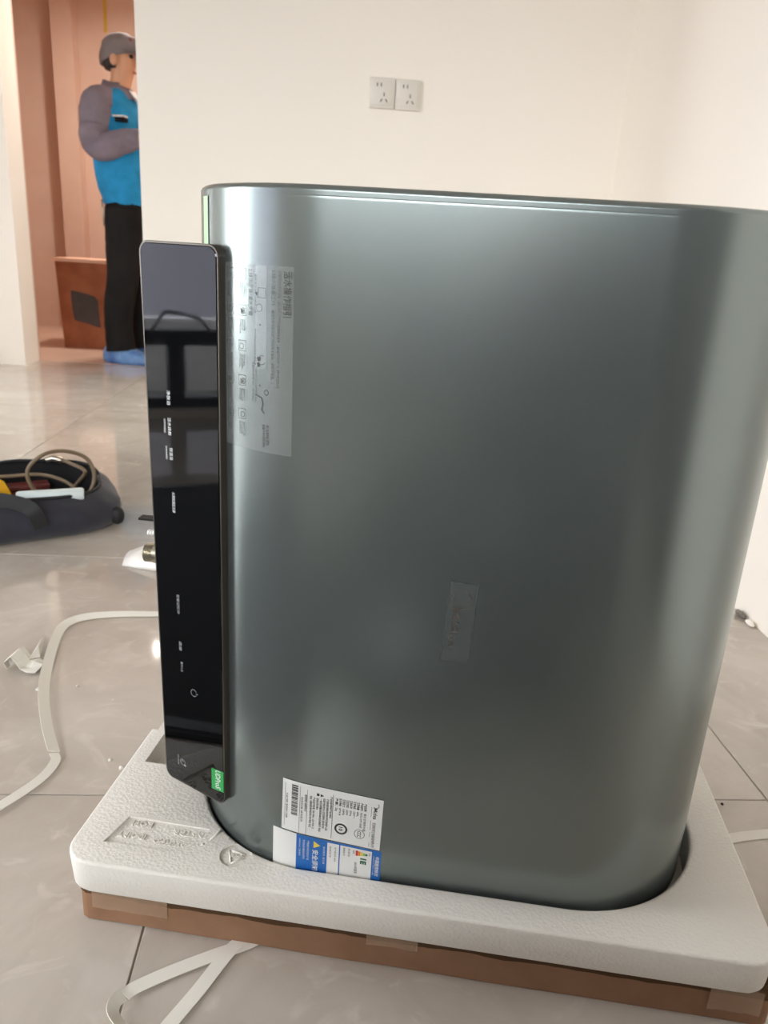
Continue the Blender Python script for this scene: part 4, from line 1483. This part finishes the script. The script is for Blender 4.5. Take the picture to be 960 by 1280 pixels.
yp.loft([[(-0.035 * k, -0.02, 0), (0.035 * k, -0.02, 0), (0.035 * k, 0.02, 0), (-0.035 * k, 0.02, 0)] if False else [(-0.045 * k + 0.01 * (1 - k), -0.018, z), (0.040 * k, -0.018, z), (0.040 * k, 0.018, z), (-0.045 * k + 0.01 * (1 - k), 0.018, z)] for k, z in ((1.0, 0.0), (0.95, 0.05), (0.55, 0.088), (0.35, 0.094))], True, True)
yp.build('tool_housing', M_yel_tool, yt, True, 30)
MB().tube([(0, 0, -0.0), (0, 0, 0.02)], 0.03, 16).build('tool_collar', M_blackrub, yt)
rd = empty('red_tool', BW(-0.205, 0.200, 0.027), BA + 0.02)
tag(rd, 'dark red tool case deep inside the open bag', 'tool case')
rbox('case_body', (0.105, 0.040, 0.046), 0.006, M_redtool, rd, (0, 0, 0.025))
rbox('case_lid', (0.107, 0.042, 0.012), 0.003, M_redtool, rd, (0, 0, 0.054))
wt = MB()
wt.tube([(-0.075, 0, 0), (-0.07, 0, 0), (0.07, 0.0, 0.0), (0.075, 0, 0)], [0.014, 0.017, 0.017, 0.014], 16)
wo = wt.build('white_pipe', mat('pale_grey_pipe', (204, 214, 214), rough=0.45), None, True, 40, loc=BW(-0.165, 0.076, 0.086))
wo.rotation_euler = (0, -0.03, BA - 0.22)
tag(wo, 'short pale grey plastic pipe lying across the front of the bag', 'pipe')

# ------------------------------------------------------------------ straps, paper and crumbs on the floor
def floor_strap(name, pts, w, label, m, wid=None, ribs=False):
    P = spline(pts, 10)
    o_ = P[len(P) // 2].copy()
    o_.z = 0
    o = ribbon([p - o_ for p in P], w, 0.0008, wid).build(name, m, None, True, 40, loc=o_)
    tag(o, label, 'strap', 'packing straps on the floor')
    return o


floor_strap('packing_strap', [(-0.18, 1.372, 0.0022), (-0.308, 1.363, 0.003), (-0.382, 1.356, 0.004), (-0.436, 1.339, 0.006), (-0.463, 1.312, 0.007), (-0.467, 1.268, 0.008), (-0.450, 1.172, 0.010), (-0.425, 1.075, 0.012),
                              (-0.392, 0.99, 0.010), (-0.360, 0.925, 0.008)], 0.0165, 'long white plastic strap curving across the tiles left of heater', M_strap,
            lambda t, tg_: tg_.cross(Vector((0, 0, 1))) + Vector((0, 0, 0.42 * min(1, t * 3))))
floor_strap('packing_strap', [(-0.3585, 0.921, 0.0075), (-0.352, 0.905, 0.006), (-0.360, 0.868, 0.005), (-0.392, 0.812, 0.006), (-0.47, 0.70, 0.006)], 0.0125, 'bent white strap end running off the left edge of the photo', M_strap,
            lambda t, tg_: tg_.cross(Vector((0, 0, 1))) + Vector((0, 0, 0.25)))
floor_strap('packing_strap', [(-0.040, 0.632, 0.0015), (-0.062, 0.617, 0.0015), (-0.100, 0.600, 0.002), (-0.135, 0.583, 0.0025), (-0.163, 0.566, 0.004), (-0.172, 0.556, 0.006)], 0.0145, 'ribbed translucent strap folded on the floor under the tray front', M_strap_c)
floor_strap('packing_strap', [(-0.1725, 0.5555, 0.007), (-0.178, 0.546, 0.009), (-0.176, 0.535, 0.008), (-0.160, 0.520, 0.004), (-0.14, 0.50, 0.002)], 0.0125, 'white strap tail turning back toward the camera at bottom left', M_strap,
            lambda t, tg_: tg_.cross(Vector((0, 0, 1))) + Vector((0, 0, 0.6)))
floor_strap('packing_strap', [(-0.058, 0.634, 0.0012), (-0.080, 0.607, 0.002), (-0.104, 0.563, 0.0025), (-0.126, 0.527, 0.002), (-0.15, 0.485, 0.002)], 0.0145, 'straight translucent strap running from tray front to the bottom edge', M_strap_c)
floor_strap('packing_strap', [(0.44, 0.755, 0.0012), (0.52, 0.767, 0.0014), (0.556, 0.774, 0.0016), (0.62, 0.783, 0.0016), (0.70, 0.80, 0.0012)], 0.0155, 'pale strap on the floor at right beside the foam block', M_strap_c)

# crumpled offcut
pv, pf = [], []
cols = 7
prof = [(-0.030, 0.000), (-0.034, 0.014), (-0.022, 0.024), (-0.010, 0.014), (-0.004, 0.004), (0.010, 0.007), (0.024, 0.002)]
for i, (x, z) in enumerate(prof):
    for j in range(4):
        y = -0.018 + 0.012 * j
        pv.append((x + 0.004 * noise.noise(Vector((x * 60, y * 60, 1))), y + 0.006 * noise.noise(Vector((x * 60, y * 60, 7))), max(0.0005, z + 0.006 * noise.noise(Vector((x * 50, y * 50, 4))) + (0.004 if j == 2 else 0))))
for i in range(len(prof) - 1):
    for j in range(3):
        a = i * 4 + j
        pf.append((a, a + 4, a + 5, a + 1))
po_ = pyd('paper_scrap', pv, pf, M_strap, None, False, loc=(-0.478, 1.158, 0.0012))
po_.rotation_euler = (0, 0, -0.3)
md = po_.modifiers.new('t', 'SOLIDIFY')
md.thickness = 0.0008
tag(po_, 'crumpled white plastic scrap on the tiles beside the long strap', 'scrap')
tl = pyd('paper_scrap', [(-0.008, -0.004, 0.012), (0.008, 0.004, 0.010), (0.004, 0.075, 0.006), (-0.001, 0.074, 0.010), (0.001, 0.03, 0.018)], [(0, 1, 4), (1, 2, 4), (2, 3, 4), (3, 0, 4)], M_strap, None, False, loc=(-0.474, 1.172, 0.0))
tl.rotation_euler = (0, 0, 0.16)
tl.modifiers.new('t', 'SOLIDIFY').thickness = 0.0008
tag(tl, 'thin pointed white sliver sticking out of the crumpled scrap', 'scrap')


def crumb(x, y, r, label, m=M_foam):
    bm = bmesh.new()
    bmesh.ops.create_icosphere(bm, subdivisions=2, radius=r)
    for v in bm.verts:
        v.co *= 1 + 0.35 * noise.noise(v.co * (1.6 / r) + Vector((x * 9, y * 9, 0)))
        v.co.z = v.co.z * 0.7 + r * 0.62
    me_ = bpy.data.meshes.new('foam_crumb')
    bm.to_mesh(me_)
    bm.free()
    o = link('foam_crumb', me_, m, None, True, (x, y, 0))
    tag(o, label, 'crumb', 'foam crumbs on the floor')


crumb(-0.282, 0.916, 0.0028, 'tiny white foam crumb on the tiles left of the foam block corner')
crumb(-0.262, 0.898, 0.0036, 'white foam crumb touching the left edge of the foam block')
crumb(-0.384, 1.104, 0.0022, 'tiny white foam crumb inside the curve of the long strap')
crumb(-0.440, 1.090, 0.0036, 'white foam crumb caught against the long strap')
crumb(-0.318, 1.065, 0.0016, 'smallest white foam speck on tiles near the black panel')
crumb(0.557, 0.836, 0.0020, 'tiny dark speck on the tile joint right of heater', M_blackrub)

# plastic bag lying behind the heater
wbm = MB()
rings = []
for i in range(9):
    t = i / 8
    rings.append([((-0.085 + 0.30 * t) , (0.02 + 0.055 * math.sin(math.pi * min(1, 0.12 + t * 0.8))) * math.cos(a) + 0.01 * noise.noise(Vector((t * 4, a, 1))),
                   max(0.0006, (0.006 + 0.045 * math.sin(math.pi * min(0.6, 0.04 + t * 0.9))) * (math.sin(a) if a < math.pi else 0) * (1 + 0.3 * noise.noise(Vector((t * 5, a * 1.5, 4)))))) for a in [2 * math.pi * k / 22 for k in range(22)]])
wbm.loft(rings, True, True)
wb = wbm.build('plastic_bag', M_clearfoil, None, True, loc=(-0.355, 1.640, 0.0))
tag(wb, 'white plastic wrapping on the floor behind the black panel', 'plastic wrapping')

mt_ = empty('added_dark_mat', (-1.08, 0.55, 0.0))  # unseen dark sheet added to darken what the panel and heater mirror
tag(mt_, 'dark mat added out of view to darken panel and heater reflections', 'mat')
mm = MB()
rr_m = lambda i, z: [(-0.56 + i, -1.10 + i, z), (0.99 - i, -1.05 + i, z), (0.88 - i, -0.22, z), (0.62 - i, 0.22 - i, z), (-0.58 + i, 0.26 - i, z)]
mm.loft([rr_m(0, 0.0), rr_m(0, 0.004), rr_m(0.004, 0.006)], True, True)
mm.build('added_mat_sheet', M_bagin, mt_)
mm = MB()
mm.loft([rr_m(0.012, 0.006), rr_m(0.012, 0.0075), rr_m(0.03, 0.0075), rr_m(0.03, 0.006)])
mm.build('added_mat_border', M_blackrub, mt_)

# chipped plaster at the foot of the right wall
for k, (y, s_, lb) in enumerate(((1.425, 0.012, 'dark chip of debris at the foot of the right wall'), (1.385, 0.010, 'pale plaster chip at the foot of the right wall'))):
    bm = bmesh.new()
    bmesh.ops.create_icosphere(bm, subdivisions=2, radius=s_)
    for v in bm.verts:
        v.co = Vector((v.co.x * 0.7, v.co.y * 1.5, v.co.z * 0.6 + s_ * 0.5)) * (1 + 0.3 * noise.noise(v.co * 90 + Vector((k, 0, 0))))
        v.co.z = max(0.0, v.co.z)
    me_ = bpy.data.meshes.new('plaster_chip')
    bm.to_mesh(me_)
    bm.free()
    tag(link('plaster_chip', me_, M_slot if k == 0 else M_wall, None, False, (RX - 0.010, y, 0.0005)), lb, 'chip')
